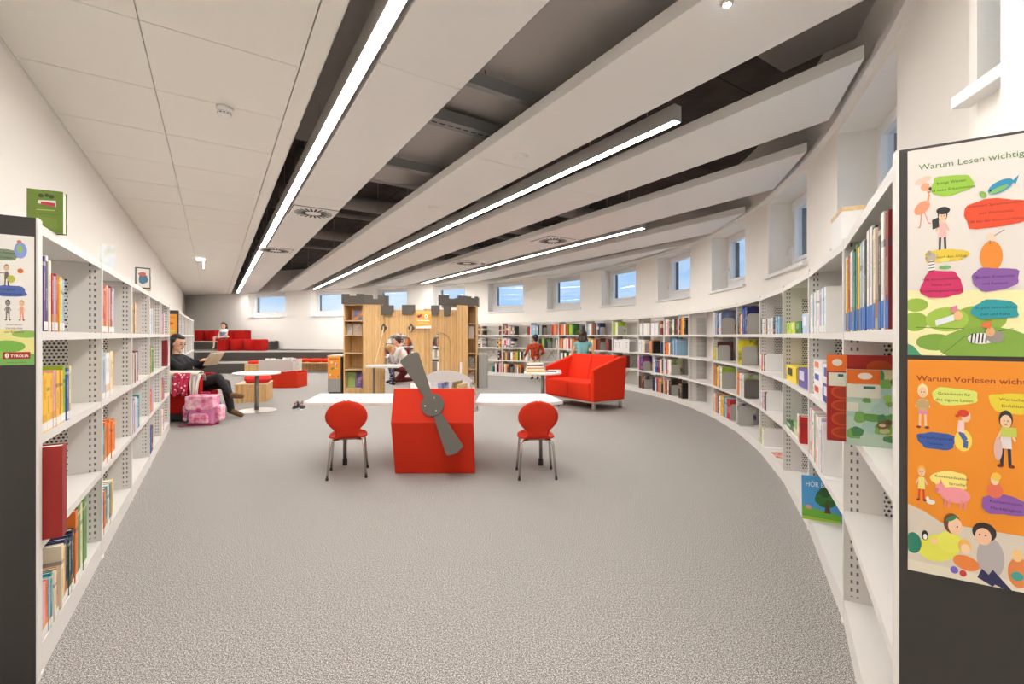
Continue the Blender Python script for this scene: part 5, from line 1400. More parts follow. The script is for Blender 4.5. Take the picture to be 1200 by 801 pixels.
# ------------------------------------------------------------------ aeroplane play table with book trough
t = thing('aeroplane_table', "red wooden aeroplane play table with white wings and grey propeller", 'play table', (0, 0, 0))
xl, xr = -1.02, -.325
yb, ym, yt = 3.97, 3.83, 3.93
zt, zm = .745, .47
MB().prism([(ym, zm), (yb, .004), (yb + .03, .004), (ym + .034, zm), (yt + .03, zt), (yt, zt)], xl, xr, axis='x').build('nose_board', M_RED, t)
side = [(ym + .034, zm), (yb + .03, .0), (5.20, .0), (5.20, .60), (4.72, .60), (4.72, zt - .03), (yt + .03, zt)]
for x0, xe in ((xl, -1.045), (xr - .022, -.50)):
    pr = [(ym + .036, zm), (yb + .032, .02), (5.19, .02), (5.19, .56), (4.9, .60), (yt + .032, zt - .005)]
    b_ = MB(); b_.prism(pr, 0, .022, axis='x')
    b_.v = [(x0 + v[0] + (xe - x0) * max(0.0, v[1] - yb - .03) / (5.19 - yb - .03), v[1], v[2]) for v in b_.v]
    b_.build('side_board', M_RED, t)
MB().prism([(xl + .024, 4.02), (xr - .026, 4.02), (-.502, 5.185), (-1.02, 5.185)], .40, .42, axis='z').build('bottom_board', M_GREYL, t)
n_ = 28; w2 = .325; xc = -.76
arch = [(xc + w2, .05), (xc + w2, .62)] + [(xc + w2 * math.cos(PI * k / n_), .62 + .185 * math.sin(PI * k / n_)) for k in range(1, n_)] + [(xc - w2, .62), (xc - w2, .05)]
MB().prism(arch, 5.19, 5.215).build('tail_board', M_GREYL, t)
MB().box(-.60, -.575, 5.22, 5.245, .5, .90).build('tail_peg', M_WHITE, t)
# propeller on the sloping face
sl = math.atan2(yt - ym, zt - zm)
PM = Matrix.Translation((-.675, ym + .065, .605)) @ Matrix.Rotation(-sl, 4, 'X')
def pm(a, r_, off=-.02): return PM @ Vector((r_ * math.cos(a), off, r_ * math.sin(a)))
prop = MB()
outl = []
a0 = math.radians(122)
def blade(a, L_, w0, w1):
    ca, sa = math.cos(a), math.sin(a)
    f = lambda u, v: (u * ca - v * sa, u * sa + v * ca)
    pts = [f(.09, w0), f(.09, -w0), f(L_ - .02, -w1), f(L_ - .004, -w1 * .85), f(L_ + .012, 0), f(L_ - .004, w1 * .85), f(L_ - .02, w1)]
    return pts
prop.prism(blade(math.radians(118.5), .50, .036, .088)[::-1], -.035, -.017, PM)
prop.build('propeller_blade', M_GREYD, t, bevel=.004)
prop = MB(); prop.prism(blade(math.radians(-61.5), .445, .036, .078)[::-1], -.035, -.017, PM); prop.build('propeller_blade', M_GREYD, t, bevel=.004)
hub = MB(); hub.prism([(.098 * math.cos(-2 * PI * k / 36), .098 * math.sin(-2 * PI * k / 36)) for k in range(36)], -.039, -.0165, PM); ho = hub.build('propeller_hub', M_GREYD, t, bevel=.003)
for ax in (78, 190, 305):
    a = math.radians(ax); q = (.062 * math.cos(a), .062 * math.sin(a))
    MB().prism([(q[0] + .007 * math.cos(-2 * PI * k / 12), q[1] + .007 * math.sin(-2 * PI * k / 12)) for k in range(12)], -.043, -.0385, PM).build('bolt', M_CHROME, ho)
MB().prism([(.05 * math.cos(-2 * PI * k / 24), .05 * math.sin(-2 * PI * k / 24)) for k in range(24)], -.017, .02, PM).build('propeller_shaft', M_GREYD, t)
# wings
WZ = .612
for sx, (xi, xo_f, xo_b) in ((-1, (xl, -1.815, -1.955)), (1, (xr, .44, .355))):
    yf, ybk = 4.03, 4.66
    tip = 4.12
    poly = [(xi, yf), (xo_f + (.28 * -sx), yf), (xo_f, tip), (xo_b if sx < 0 else xo_b, ybk), (xi, ybk)]
    if sx < 0: poly = [(xi, yf), (-1.80, yf), (-1.86, yf + .02), (-1.965, ybk), (xi, ybk)]
    else: poly = [(xi, yf), (.33, yf), (.462, yf + .10), (.350, ybk), (xi, ybk)]
    MB().prism(poly if sx > 0 else poly[::-1], WZ - .028, WZ, axis='z').build('wing', mat('wing_white', (228, 225, 221), .4), t)
    lx_ = -1.555 if sx < 0 else .268
    lg = MB(); lg.tube([(lx_, 4.235, .05), (lx_, 4.235, WZ - .028)], .017, 12); lo = lg.build('wing_leg', M_BRUSH, t, True)
    MB().lathe([(.020, 0), (.0215, .01), (.021, .065)], 14).build('foot_cap', M_BLACK, lo, True, loc=(lx_, 4.235, 0))
    MB().box(lx_ - .05, lx_ + .05, 4.18, 4.29, WZ - .034, WZ - .0285).build('leg_plate', M_BRUSH, t)
    for q in ((-.12, .05), (.15, .05)): MB().lathe([(.008, -.008), (.008, 0)], 8).build('screw', M_BLACK, t, loc=(lx_ + q[0], 4.06, WZ - .028))
# books in the trough
for k_, (x_, y_, w_, h_, lean, rz, stops, lb) in enumerate(((-.98, 4.45, .20, .33, -.32, .35, [(236, 234, 230), (244, 242, 238)], 'white picture book leaning at the open side of the aeroplane trough'),
        (-.96, 4.60, .22, .31, -.25, .30, [(230, 228, 222), (200, 196, 190)], 'second white picture book leaning in the aeroplane trough'),
        (-.70, 4.55, .20, .31, -.12, 1.2, [(60, 90, 170), (150, 170, 210), (40, 40, 60)], 'blue patterned picture book upright in the aeroplane trough'),
        (-.62, 4.50, .20, .33, .15, 1.25, [(70, 66, 60), (200, 180, 130)], 'thin dark picture book with pale edge in the aeroplane trough'),
        (-.585, 4.55, .20, .30, .18, 1.2, [(226, 190, 90), (236, 220, 170)], 'thin yellow picture book in the aeroplane trough'),
        (-.40, 4.60, .18, .31, -.16, 1.3, [(210, 90, 90), (236, 230, 224), (60, 60, 60)], 'red and white picture book at the sofa side of the trough'))):
    b_ = MB(); b_.box(0, w_, 0, .014, 0, h_); o_ = b_.build('picture_book', pic_mat('plane_cover_%d' % k_, stops, 9))
    o_.matrix_world = Matrix.Translation((x_, y_, .421)) @ Matrix.Rotation(rz, 4, 'Z') @ Matrix.Rotation(lean, 4, 'X')
    tag(o_, lb, 'book', 'picture books in the aeroplane trough')

# ------------------------------------------------------------------ trainers on the floor
def shoe(loc, rz, label):
    t = thing('trainer_shoe', label, 'shoe', loc, rz, 'pair of trainers on the carpet')
    n = 14; L_ = .19
    def sec(u): return .030 + .012 * math.sin(PI * min(1, u * 1.1)) + .006 * math.sin(2 * PI * u)
    sole = [(L_ * (u / n - .5), -sec(u / n)) for u in range(n + 1)] + [(L_ * (u / n - .5), sec(u / n)) for u in range(n, -1, -1)]
    MB().prism(sole, 0, .022, axis='z').build('sole', M_WHITE, t, bevel=.004)
    b_ = MB(); vs_, fs_ = [], []; m_ = 12
    for k in range(n + 1):
        u = k / n; w_ = sec(u) * .95; h_ = .105 - .02 * u if u < .42 else .097 - .075 * ((u - .42) / .58) ** .8
        if k == 0: h_ = .095
        for j in range(m_ + 1):
            a = PI * j / m_; vs_.append((L_ * (u - .5) * .98 - .012 * (1 - u) * math.sin(a), w_ * math.cos(a), .02 + h_ * math.sin(a) ** .7))
    for k in range(n):
        for j in range(m_): a = k * (m_ + 1) + j; fs_.append((a, a + 1, a + m_ + 2, a + m_ + 1))
    fs_.append(tuple(range(m_, -1, -1))); fs_.append(tuple(n * (m_ + 1) + j for j in range(m_ + 1)))
    b_.add(vs_, fs_); b_.build('upper', mat('trainer_black', (44, 36, 38), .7), t, True)
    MB().box(-.02, .045, -.014, .014, .088, .112).build('tongue', mat('trainer_pink', (196, 96, 104), .7), t, bevel=.004)
    for k in range(4): MB().tube([(.0 + k * .016, -.024, .092 - k * .008), (.0 + k * .016, 0, .112 - k * .009), (k * .016, .024, .092 - k * .008)], .0028, 6).build('lace', M_WHITE, t)
    MB().box(-.096, -.088, -.018, .018, .03, .12).build('heel_patch', mat('trainer_pink', (196, 96, 104), .7), t, bevel=.003)
p = on_floor(343, 480.5); shoe((p.x, p.y + .1, 0), -1.45, 'black and pink trainer on the carpet, nearer the round table')
p = on_floor(351, 480.5); shoe((p.x, p.y + .1, 0), -1.15, 'black and pink trainer on the carpet, nearer the aeroplane wing')

# ------------------------------------------------------------------ wooden castle
t = thing('play_castle', 'oak play castle with arches, grey battlements and shelf towers', 'play castle', (0, 0, 0))
YF = 9.45
def wood(name, b_, m_=None, bev=0): return b_.build(name, m_ or M_OAK, t, bevel=bev)
# left tower: open shelf front, plain cheek
xa, xb, xc_ = X(402.5, 9.40), X(426, 9.40), X(449, 9.46)
td = .42
for x0, x1 in ((xa, xa + .02), (xb - .02, xb)): wood('tower_side', MB().box(x0, x1, 9.40, 9.40 + td, 0, 1.85))
wood('tower_back', MB().box(xa + .02, xb - .02, 9.40 + td - .015, 9.40 + td, .0, 1.85))
wood('tower_top', MB().box(xa + .02, xb - .02, 9.40, 9.40 + td - .015, 1.83, 1.85))
SHL = [.11, .62, .92, 1.27, 1.585]
SHL = [Zp(455, 9.4), Zp(432.5, 9.4), Zp(413, 9.4), Zp(392, 9.4), Zp(375, 9.4)]
for z_ in SHL: wood('tower_shelf', MB().box(xa + .02, xb - .02, 9.41, 9.40 + td - .015, z_ - .02, z_), M_BEECH)
wood('tower_plinth', MB().box(xa + .02, xb - .02, 9.41, 9.43, 0, SHL[0] - .02))
wood('tower_cheek', MB().add([(xb, 9.40, 0), (xc_, 9.47, 0), (xc_, 9.49, 0), (xb, 9.42, 0), (xb, 9.40, 1.85), (xc_, 9.47, 1.85), (xc_, 9.49, 1.85), (xb, 9.42, 1.85)], [(0, 3, 2, 1), (4, 5, 6, 7), (0, 1, 5, 4), (1, 2, 6, 5), (2, 3, 7, 6), (3, 0, 4, 7)]))
def battlement(p, q, z0, z1, notches, th=.03, depth=.10, m_=None):
    """crenellated grey board from plan point p to q; notches = [(u0, u1)] along it"""
    d_ = (q - p); L_ = d_.length; a_ = math.atan2(d_.y, d_.x)
    poly = [(0, z0), (L_, z0), (L_, z1)]
    for u0, u1 in sorted(notches, reverse=True): poly += [(u1 * L_, z1), (u1 * L_, z1 - depth), (u0 * L_, z1 - depth), (u0 * L_, z1)]
    poly += [(0, z1)]
    b_ = MB(); b_.prism(poly, 0, th); o = b_.build('battlement', m_ or M_GREYD, t); o.location = (p.x, p.y, 0); o.rotation_euler = (0, 0, a_)
z0, z1 = Zp(356, 9.38), Zp(344.2, 9.38)
e = .03
battlement(Vector((xa - e, 9.37)), Vector((xb + .02, 9.37)), z0, z1, [(.34, .66)], depth=.095)
battlement(Vector((xb + .02, 9.37)), Vector((xc_ + .04, 9.45)), z0, z1 - .015, [(.38, .66)], depth=.085)
battlement(Vector((xc_ + .02, 9.84)), Vector((xa - e, 9.84)), z0, z1, [(.2, .4), (.6, .8)], depth=.095)
battlement(Vector((xa - e, 9.84)), Vector((xa - e, 9.40)), z0, z1, [(.35, .65)], depth=.095)
# middle wall with the big arch
def wall_with_arch(p, q, z1, u0, u1, zs, za, th=.022, name='castle_wall', holes=()):
    d_ = (q - p); L_ = d_.length; a_ = math.atan2(d_.y, d_.x); n = 18
    ce, hw = (u0 + u1) / 2, (u1 - u0) / 2
    b_ = MB()
    b_.box(0, u0, 0, th, 0, z1); b_.box(u1, L_, 0, th, 0, z1)
    arc = [(ce + hw * math.cos(PI * k / n), zs + (za - zs) * math.sin(PI * k / n)) for k in range(n + 1)]      # right to left
    for k in range(n):
        (xa_, za_), (xb_, zb_) = arc[k], arc[k + 1]
        b_.prism([(xb_, zb_), (xa_, za_), (xa_, z1), (xb_, z1)], 0, th)
    o = b_.build(name, M_OAK, t); o.location = (p.x, p.y, 0); o.rotation_euler = (0, 0, a_)
    return o
pL, pM, pR = Vector((xc_ - .01, 9.50)), Vector((X(497, 9.62), 9.62)), Vector((X(547.5, 10.3), 10.3))
zw = Zp(363, 9.55)
Lm = (pM - pL).length
u_of = lambda px: (px - 449) / (497 - 449) * Lm
wall_with_arch(pL, pM, zw, max(.03, u_of(450.5)), u_of(484.5), .92, Zp(390.5, 9.55))
Lr = (pR - pM).length
v_of = lambda px: (px - 497) / (547.5 - 497) * Lr
wall_with_arch(pM, pR, zw + .03, v_of(506), v_of(527.5), 1.0, Zp(390, 9.9))
# board standing behind the side arch
dR = (pR - pM).normalized(); nR = Vector((-dR.y, dR.x))
s_ = pM + dR * v_of(515.0) + nR * .03; e_ = pM + dR * v_of(532) + nR * .03
b_ = MB(); b_.box(0, (e_ - s_).length, 0, .02, 0, 1.5); o = b_.build('inner_board', M_OAK, t); o.location = (s_.x, s_.y, 0); o.rotation_euler = (0, 0, math.atan2(dR.y, dR.x))
b_ = MB(); q_ = pM + dR * v_of(506.5) + nR * .25
b_.box(0, .25, 0, .02, 0, .62); o = b_.build('inner_panel', M_GREYM, t); o.location = (q_.x, q_.y, 0); o.rotation_euler = (0, 0, math.atan2(dR.y, dR.x))
# merlons
def merlon(px0, px1, py0, py1, y, notch):
    x0, x1, z1_, z0_ = X(px0, y), X(px1, y), Zp(py0, y), Zp(py1, y)
    w_ = x1 - x0
    poly = [(x0, z0_), (x1 - w_ * .16, z0_), (x1 - w_ * .16, z0_ + (z1_ - z0_) * .35), (x1, z0_ + (z1_ - z0_) * .35), (x1, z1_), (x0, z1_)]
    wood('merlon', MB().prism(poly, y, y + .05), M_GREYD)
merlon(446.5, 461, 357.5, 369, 9.44, 0); merlon(471, 486, 357, 368.5, 9.53, 0)
merlon(505, 515, 357.5, 369, 9.72, 0); merlon(519.5, 528.5, 358.5, 370, 9.92, 0)
# flat dark diamonds standing in for the shade of open holes, with rope ends
for k, (px, y) in enumerate(((449.7, 9.475), (482, 9.54))):
    c = at(px, 384, y); s2 = .075
    b_ = MB(); b_.prism([(c.x - s2, c.z), (c.x, c.z - s2 * 1.25), (c.x + s2, c.z), (c.x, c.z + s2 * 1.25)], y - .012, y + .005); wood('diamond_hole_shade', b_, M_GREYD)
    b_ = MB(); b_.tube([(c.x, y - .035, c.z + .03), (c.x + .004, y - .04, c.z), (c.x - .004, y - .03, c.z - .07)], .011, 8); wood('rope_end', b_, mat('pale_rope', (226, 200, 160), .9))
c = at(449.7, 384, 9.44)
dbz = .615; dy0, dy1 = 8.72, 9.36
b_ = MB(); b_.tube([(c.x - .005, 9.43, c.z - .02), (X(440, 9.2), 9.15, dbz)], .010, 8); wood('drawbridge_rope', b_, mat('pale_rope', (226, 200, 160), .9))
# drawbridge used as a table
b_ = MB(); xa_, xb_ = X(428.5, 8.95), X(470, 8.95)
pl = [(xa_ + .04, dy0 + .10), (xa_ + .12, dy0), (xb_ - .02, dy0), (xb_, dy0 + .04), (xb_, dy1), (xa_ + .12, dy1), (xa_, dy1 - .12)]
b_.prism(pl, dbz - .03, dbz, axis='z'); wood('drawbridge', b_, M_GREYL)
b_ = MB(); xx = X(438.5, 9.0); b_.tube([(xx, 9.0, 0), (xx, 9.0, dbz - .03)], .022, 12); wood('drawbridge_leg', b_, M_BRUSH)
# right tower
y2 = 10.36
xa, xb, xc_ = X(536, y2), X(547.5, y2), X(559, y2 + .12)
zt_ = Zp(358, y2)
for nm_, x0, x1, ya, yb_ in (('tower_side', xb - .005, xb + .015, y2 - .02, y2 + .4), ('tower_side', xc_ - .02, xc_, y2, y2 + .4)):
    wood(nm_, MB().box(x0, x1, ya, yb_, 0, zt_))
wood('tower_back', MB().box(xb + .015, xc_ - .02, y2 + .385, y2 + .4, 0, zt_)); wood('tower_top', MB().box(xb + .015, xc_ - .02, y2, y2 + .385, zt_ - .02, zt_))
SHR = [Zp(450, y2), Zp(432, y2), Zp(414, y2), Zp(396, y2), Zp(378.5, y2)]
for z_ in SHR: wood('tower_shelf', MB().box(xb + .015, xc_ - .02, y2 + .005, y2 + .385, z_ - .02, z_), M_BEECH)
wood('tower_plinth', MB().box(xb + .015, xc_ - .02, y2 + .005, y2 + .025, 0, SHR[0] - .02))
sx_ = pM + dR * v_of(534)
b_ = MB(); b_.box(0, (pR - sx_).length, -.02, 0, 0, zt_); o = b_.build('tower_cheek', M_OAK, t); o.location = (sx_.x, sx_.y, 0); o.rotation_euler = (0, 0, math.atan2(dR.y, dR.x))
zz0, zz1 = Zp(358.5, y2), Zp(346.8, y2)
sA = pM + dR * v_of(514) + nR * (-.04)
battlement(Vector((X(514, 10.0), 10.0)), Vector((xb + .01, y2 - .06)), zz0, zz1, [(.36, .66)], depth=.075)
battlement(Vector((xb + .01, y2 - .06)), Vector((xc_ + .03, y2 + .02)), zz0, zz1 - .01, [(.38, .70)], depth=.07)
battlement(Vector((xc_ + .03, y2 + .02)), Vector((xc_ + .03, y2 + .42)), zz0, zz1 - .01, [(.3, .7)], depth=.07)
battlement(Vector((xc_ + .03, y2 + .42)), Vector((X(514, 10.3), y2 + .42)), zz0, zz1 - .01, [(.25, .45), (.65, .85)], depth=.07)
wood('tower_top', MB().prism([(X(517, 10.05), 10.10), (xb - .01, y2), (xb - .01, y2 + .4), (X(517, 10.2), y2 + .4)], zt_ - .02, zt_, axis='z'))
# printed sign on the corner
A = Art(.32, .36, (236, 164, 58)); A.poly([(0, 0), (.32, 0), (.32, .055), (0, .04)], (244, 240, 234)); A.poly([(0, .30), (.32, .28), (.32, .36), (0, .36)], (240, 190, 96))
A.blob(.06, .25, .03, .026, (112, 54, 132), 3); A.blob(.10, .27, .02, .03, (200, 50, 80), 5); A.ell(.21, .25, .036, .042, (248, 240, 228)); A.ell(.21, .25, .015, .022, (236, 164, 58)); A.poly([(.02, .15), (.29, .15), (.29, .175), (.02, .175)], (246, 226, 190)); A.poly([(.04, .105), (.26, .105), (.26, .12), (.04, .12)], (244, 210, 160)); A.line([(0, .2), (.32, .2)], .004, (246, 226, 190))
o_ = A.build('castle_sign'); tag(o_, 'orange printed sign with purple and white shapes on the castle corner', 'sign')
o_.matrix_world = Matrix(((1, 0, 0, X(487.5, 9.54)), (0, 0, -1, 9.535), (0, 1, 0, Zp(384.5, 9.54)), (0, 0, 0, 1)))
# things on the tower shelves
def shelf_book(x0, x1, y, z, h, stops, label, group, tlt=-.12, rgb=None):
    b_ = MB(); b_.box(0, x1 - x0, 0, .018, 0, h); o_ = b_.build('picture_book', pic_mat(label.replace(' ', '_')[:40], stops, 6))
    o_.matrix_world = Matrix.Translation((x0, y, z + .0008)) @ Matrix.Rotation(tlt, 4, 'X'); tag(o_, label, 'book', group)
y1 = 9.56
shelf_book(X(413, y1), X(424.5, y1), y1, SHL[4], .21, [(240, 236, 228), (236, 150, 40), (60, 110, 170), (240, 236, 230)], 'white and orange picture book on top castle tower shelf', 'picture books on the castle towers')
shelf_book(X(405, y1), X(413, y1), y1, SHL[3], .24, [(226, 222, 214), (196, 190, 184), (150, 146, 140)], 'pale grey picture book on second castle tower shelf', 'picture books on the castle towers')
shelf_book(X(414, y1), X(424, y1), y1, SHL[3], .24, [(214, 200, 186), (190, 170, 150), (232, 226, 216)], 'pale beige picture book beside the grey one in the tower', 'picture books on the castle towers')
shelf_book(X(405, y1), X(416, y1), y1, SHL[0], .32, [(176, 194, 120), (150, 180, 100), (196, 206, 140)], 'light green picture book on bottom castle tower shelf', 'picture books on the castle towers')
shelf_book(X(417, y1), X(424.3, y1), y1, SHL[0], .31, [(100, 70, 150), (130, 100, 180), (226, 200, 160)], 'purple picture book on bottom castle tower shelf', 'picture books on the castle towers')
y1 = y2 + .2
shelf_book(X(549, y1), X(555.5, y1), y1, SHR[3], .28, [(240, 238, 230), (232, 228, 218)], 'white picture book on second shelf of the smaller castle tower', 'picture books on the castle towers')
shelf_book(X(549, y1), X(555, y1), y1, SHR[1], .27, [(226, 224, 216), (140, 140, 130), (236, 234, 228)], 'white and grey picture book in the smaller castle tower', 'picture books on the castle towers')
shelf_book(X(549, y1), X(556, y1), y1, SHR[0], .28, [(200, 80, 70), (236, 230, 224), (90, 80, 80)], 'red and white picture book at the smaller tower bottom', 'picture books on the castle towers')
# grey display cabinets either side
yc = 9.40
t = thing('display_cabinet', 'narrow grey display cabinet with an orange poster beside the castle', 'cabinet', (0, 0, 0))
xa, xb = X(384, yc), X(399.2, yc)
MB().box(xa, xb, yc, yc + .5, .04, Zp(418, yc)).build('cabinet_body', M_GREYM, t); MB().box(xa + .015, xb - .015, yc + .02, yc + .48, 0, .04).build('plinth', M_CHARC, t)
MB().box(xa - .005, xb + .03, yc - .005, yc + .505, Zp(418, yc), Zp(416.3, yc)).build('top_board', M_BEECH, t); MB().box(xb, xb + .025, yc + .0, yc + .5, .0, Zp(418, yc)).build('side_panel', M_CHARC, t)
A = Art(xb - xa - .01, .46, (236, 152, 50))
rr = random.Random(3)
for q in range(12): A.blob(rr.uniform(.03, .23), rr.uniform(.04, .34), rr.uniform(.012, .03), rr.uniform(.010, .022), rr.choice([(206, 60, 30), (60, 60, 40), (214, 200, 80), (240, 230, 210), (190, 120, 140), (120, 150, 60)]), q)
A.poly([(.02, .40), (.22, .40), (.22, .42), (.02, .42)], (190, 90, 30))
o_ = A.build('poster', t, 'orange poster with small figures'); o_.matrix_local = Matrix(((1, 0, 0, xa + .005), (0, 0, -1, yc - .0005), (0, 1, 0, Zp(443.5, yc)), (0, 0, 0, 1)))
yc = 10.45
t = thing('display_cabinet', 'plain grey display cabinet between the castle and curved bookcase', 'cabinet', (0, 0, 0))
xa, xb = X(561, yc), X(570, yc)
MB().box(xa, xb, yc, yc + .6, .0, Zp(416, yc)).build('cabinet_body', M_GREYM, t); MB().box(xa - .02, xa - .001, yc - .0, yc + .6, 0, Zp(416, yc)).build('side_panel', M_CHARC, t); MB().box(xa - .02, xb, yc, yc + .6, Zp(416, yc), Zp(415, yc)).build('top_board', M_GREYM, t)

# ------------------------------------------------------------------ people
def organic(name, m, parent, caps, balls, voxel=0.012, it=4):
    """tapered limbs and rounded masses fused into one continuous skin"""
    b_ = MB()
    for p0, r0, p1, r1 in caps:
        p0, p1 = Vector(p0), Vector(p1); d = p1 - p0; L = d.length
        if L < 1e-5: continue
        q = d.to_track_quat('Z', 'Y').to_matrix().to_4x4(); T = Matrix.Translation(p0) @ q
        prof = [(r0 * math.sin(a), -r0 * math.cos(a)) for a in (0.25, 0.7, 1.15, PI / 2)] + [(r1 * math.cos(a), L + r1 * math.sin(a)) for a in (0, 0.42, 0.87, 1.32)]
        b_.lathe(prof, 12, T)
    for c, r, rot in balls:
        T = Matrix.Translation(Vector(c)) @ (rot.to_4x4() if rot is not None else Matrix())
        b_.ball((0, 0, 0), r, 16, 10, T)
    o = b_.build(name + '_raw', m)
    rm = o.modifiers.new('fuse', 'REMESH'); rm.mode = 'VOXEL'; rm.voxel_size = voxel
    sm_ = o.modifiers.new('smooth', 'SMOOTH'); sm_.iterations = it; sm_.factor = 0.5
    bpy.context.view_layer.update()
    me = bpy.data.meshes.new_from_object(o.evaluated_get(bpy.context.evaluated_depsgraph_get()))
    me.name = name
    old = o.data; bpy.data.objects.remove(o); bpy.data.meshes.remove(old)
    me.materials.clear(); me.materials.append(m)
    me.polygons.foreach_set('use_smooth', [True] * len(me.polygons))
    n_ = bpy.data.objects.new(name, me); col.objects.link(n_); n_.parent = parent
    return n_
def head_frame(hf):
    f = Vector(hf).normalized(); u_ = Vector((0, 0, 1)); l_ = u_.cross(f).normalized(); u_ = f.cross(l_).normalized()
    return Matrix(((f.x, l_.x, u_.x), (f.y, l_.y, u_.y), (f.z, l_.z, u_.z)))
def hand(caps, balls, w, d, n, S, side, curl=0.6):
    """palm, four unequal bent fingers and a thumb; d = pointing direction, n = palm normal"""
    w, d, n = Vector(w), Vector(d).normalized(), Vector(n).normalized()
    s_ = d.cross(n).normalized(); n = s_.cross(d).normalized()
    k = S
    for q in (-.026, -.009, .009, .026):
        caps.append((w + s_ * q * .6 * k, .014 * k, w + (d * .075 + s_ * q) * k, .0125 * k))
    for q, L_ in ((-.029, .058), (-.010, .070), (.010, .074), (.029, .066)):
        b0 = w + (d * .08 + s_ * q) * k
        d1 = (d * math.cos(curl * .6) + n * math.sin(curl * .6)); d2 = (d * math.cos(curl * 1.6) + n * math.sin(curl * 1.6))
        b1 = b0 + d1 * L_ * .55 * k; b2 = b1 + d2 * L_ * .55 * k
        caps += [(b0, .0095 * k, b1, .0088 * k), (b1, .0088 * k, b2, .0072 * k)]
    t0 = w + (d * .025 + s_ * side * .026) * k; t1 = t0 + (d * .03 + s_ * side * .026 + n * .012) * k; t2 = t1 + (d * .03 + n * .014) * k
    caps += [(t0, .0125 * k, t1, .0105 * k), (t1, .0105 * k, t2, .0085 * k)]
def figure(label, loc, rotz, J, S, hs, skin, top, top_long, bottom, bottom_long, hair, hair_len, shoe_m, hf, group=None, vox=0.012, curl=.5, hand_dir=None):
    t = thing('person', label, 'person', loc, rotz, group)
    g_ = {k: Vector(v) for k, v in J.items()}
    sp = (g_['neck'] - g_['pelvis']).normalized()
    lat = (g_['shL'] - g_['shR']).normalized()
    R = head_frame(hf); hc = g_['head']
    caps, balls = [], []
    hd = lambda x, y, z: hc + R @ (Vector((x, y, z)) * hs)
    chest = g_['pelvis'].lerp(g_['neck'], .72); waist = g_['pelvis'].lerp(g_['neck'], .36)
    def torso(e):
        c = []
        for sd in (-1, 1):
            c += [(g_['pelvis'] + lat * sd * .062 * S, .098 * S + e, waist + lat * sd * .045 * S, .088 * S + e), (waist + lat * sd * .045 * S, .088 * S + e, chest + lat * sd * .065 * S, .095 * S + e)]
        c += [(g_['shL'] - lat * .02 * S, .052 * S + e, g_['shR'] + lat * .02 * S, .052 * S + e), (chest, .09 * S + e, g_['neck'] - sp * .05 * S, .06 * S + e)]
        return c
    def arm(s_, e, full=True):
        c = [(g_['sh' + s_], .047 * S + e, g_['el' + s_], .036 * S + e)]
        if full: c.append((g_['el' + s_], .036 * S + e, g_['wr' + s_], .025 * S + e))
        return c
    def leg(s_, e, full=True):
        c = [(g_['hi' + s_], .082 * S + e, g_['kn' + s_], .052 * S + e)]
        if full: c += [(g_['kn' + s_], .052 * S + e, g_['kn' + s_].lerp(g_['an' + s_], .35), .050 * S + e), (g_['kn' + s_].lerp(g_['an' + s_], .35), .050 * S + e, g_['an' + s_], .034 * S + e)]
        return c
    caps += torso(0) + arm('L', 0) + arm('R', 0) + leg('L', 0) + leg('R', 0)
    for s_ in 'LR': caps.append((g_['an' + s_] - Vector((0, 0, .0)), .034 * S, g_['to' + s_], .026 * S))
    caps += [(g_['neck'] - sp * .03 * S, .05 * S, hd(-.012, 0, -.075), .046 * S)]
    balls += [(hd(-.006, 0, .02), (.095 * hs, .076 * hs, .098 * hs), R), (hd(.020, 0, -.05), (.066 * hs, .056 * hs, .062 * hs), R), (hd(.098, 0, -.022), (.016 * hs, .012 * hs, .018 * hs), R),
              (hd(-.005, .076, -.01), (.018 * hs, .010 * hs, .030 * hs), R), (hd(-.005, -.076, -.01), (.018 * hs, .010 * hs, .030 * hs), R), (hd(.075, 0, -.09), (.02 * hs, .024 * hs, .016 * hs), R)]
    for s_, sd in (('L', 1), ('R', -1)):
        d = (g_['wr' + s_] - g_['el' + s_]).normalized()
        if hand_dir: d = Vector(hand_dir)
        n_ = Vector((0, 0, -1)) if abs(d.z) < .8 else Vector((0, -sd, 0))
        hand(caps, balls, g_['wr' + s_], d, n_, S, sd if abs(d.z) < .8 else 1, curl)
    body = organic('body', skin, t, caps, balls, vox, 3)
    # clothes, grown over the same bones
    organic('top', top, t, torso(.012) + arm('L', .012, top_long) + arm('R', .012, top_long) if top_long is not None else torso(.012) + [(g_['shL'], .055 * S, g_['shL'].lerp(g_['elL'], .25), .052 * S), (g_['shR'], .055 * S, g_['shR'].lerp(g_['elR'], .25), .052 * S)], [], vox * 1.1, 4)
    bc = [(g_['hiL'], .098 * S, g_['hiR'], .098 * S), (g_['pelvis'] - lat * .05 * S, .105 * S, g_['pelvis'] + lat * .05 * S + sp * .04 * S, .105 * S)]
    if bottom is not None: organic('trousers' if bottom_long else 'shorts', bottom, t, bc + leg('L', .013, bottom_long) + leg('R', .013, bottom_long), [], vox * 1.1, 4)
    for s_ in 'LR':
        a, c_ = g_['an' + s_], g_['to' + s_]
        if shoe_m: organic('shoe', shoe_m, t, [(a + Vector((0, 0, .0)) - (c_ - a).normalized() * .025 * S, .042 * S, a.lerp(c_, .55), .042 * S), (a.lerp(c_, .5), .042 * S, c_, .034 * S)], [], vox, 3)
    hcaps, hballs = [], [(hd(-.034, 0, .036), (.092 * hs, .086 * hs, .092 * hs), R), (hd(.03, 0, .088), (.045 * hs, .055 * hs, .030 * hs), R)]
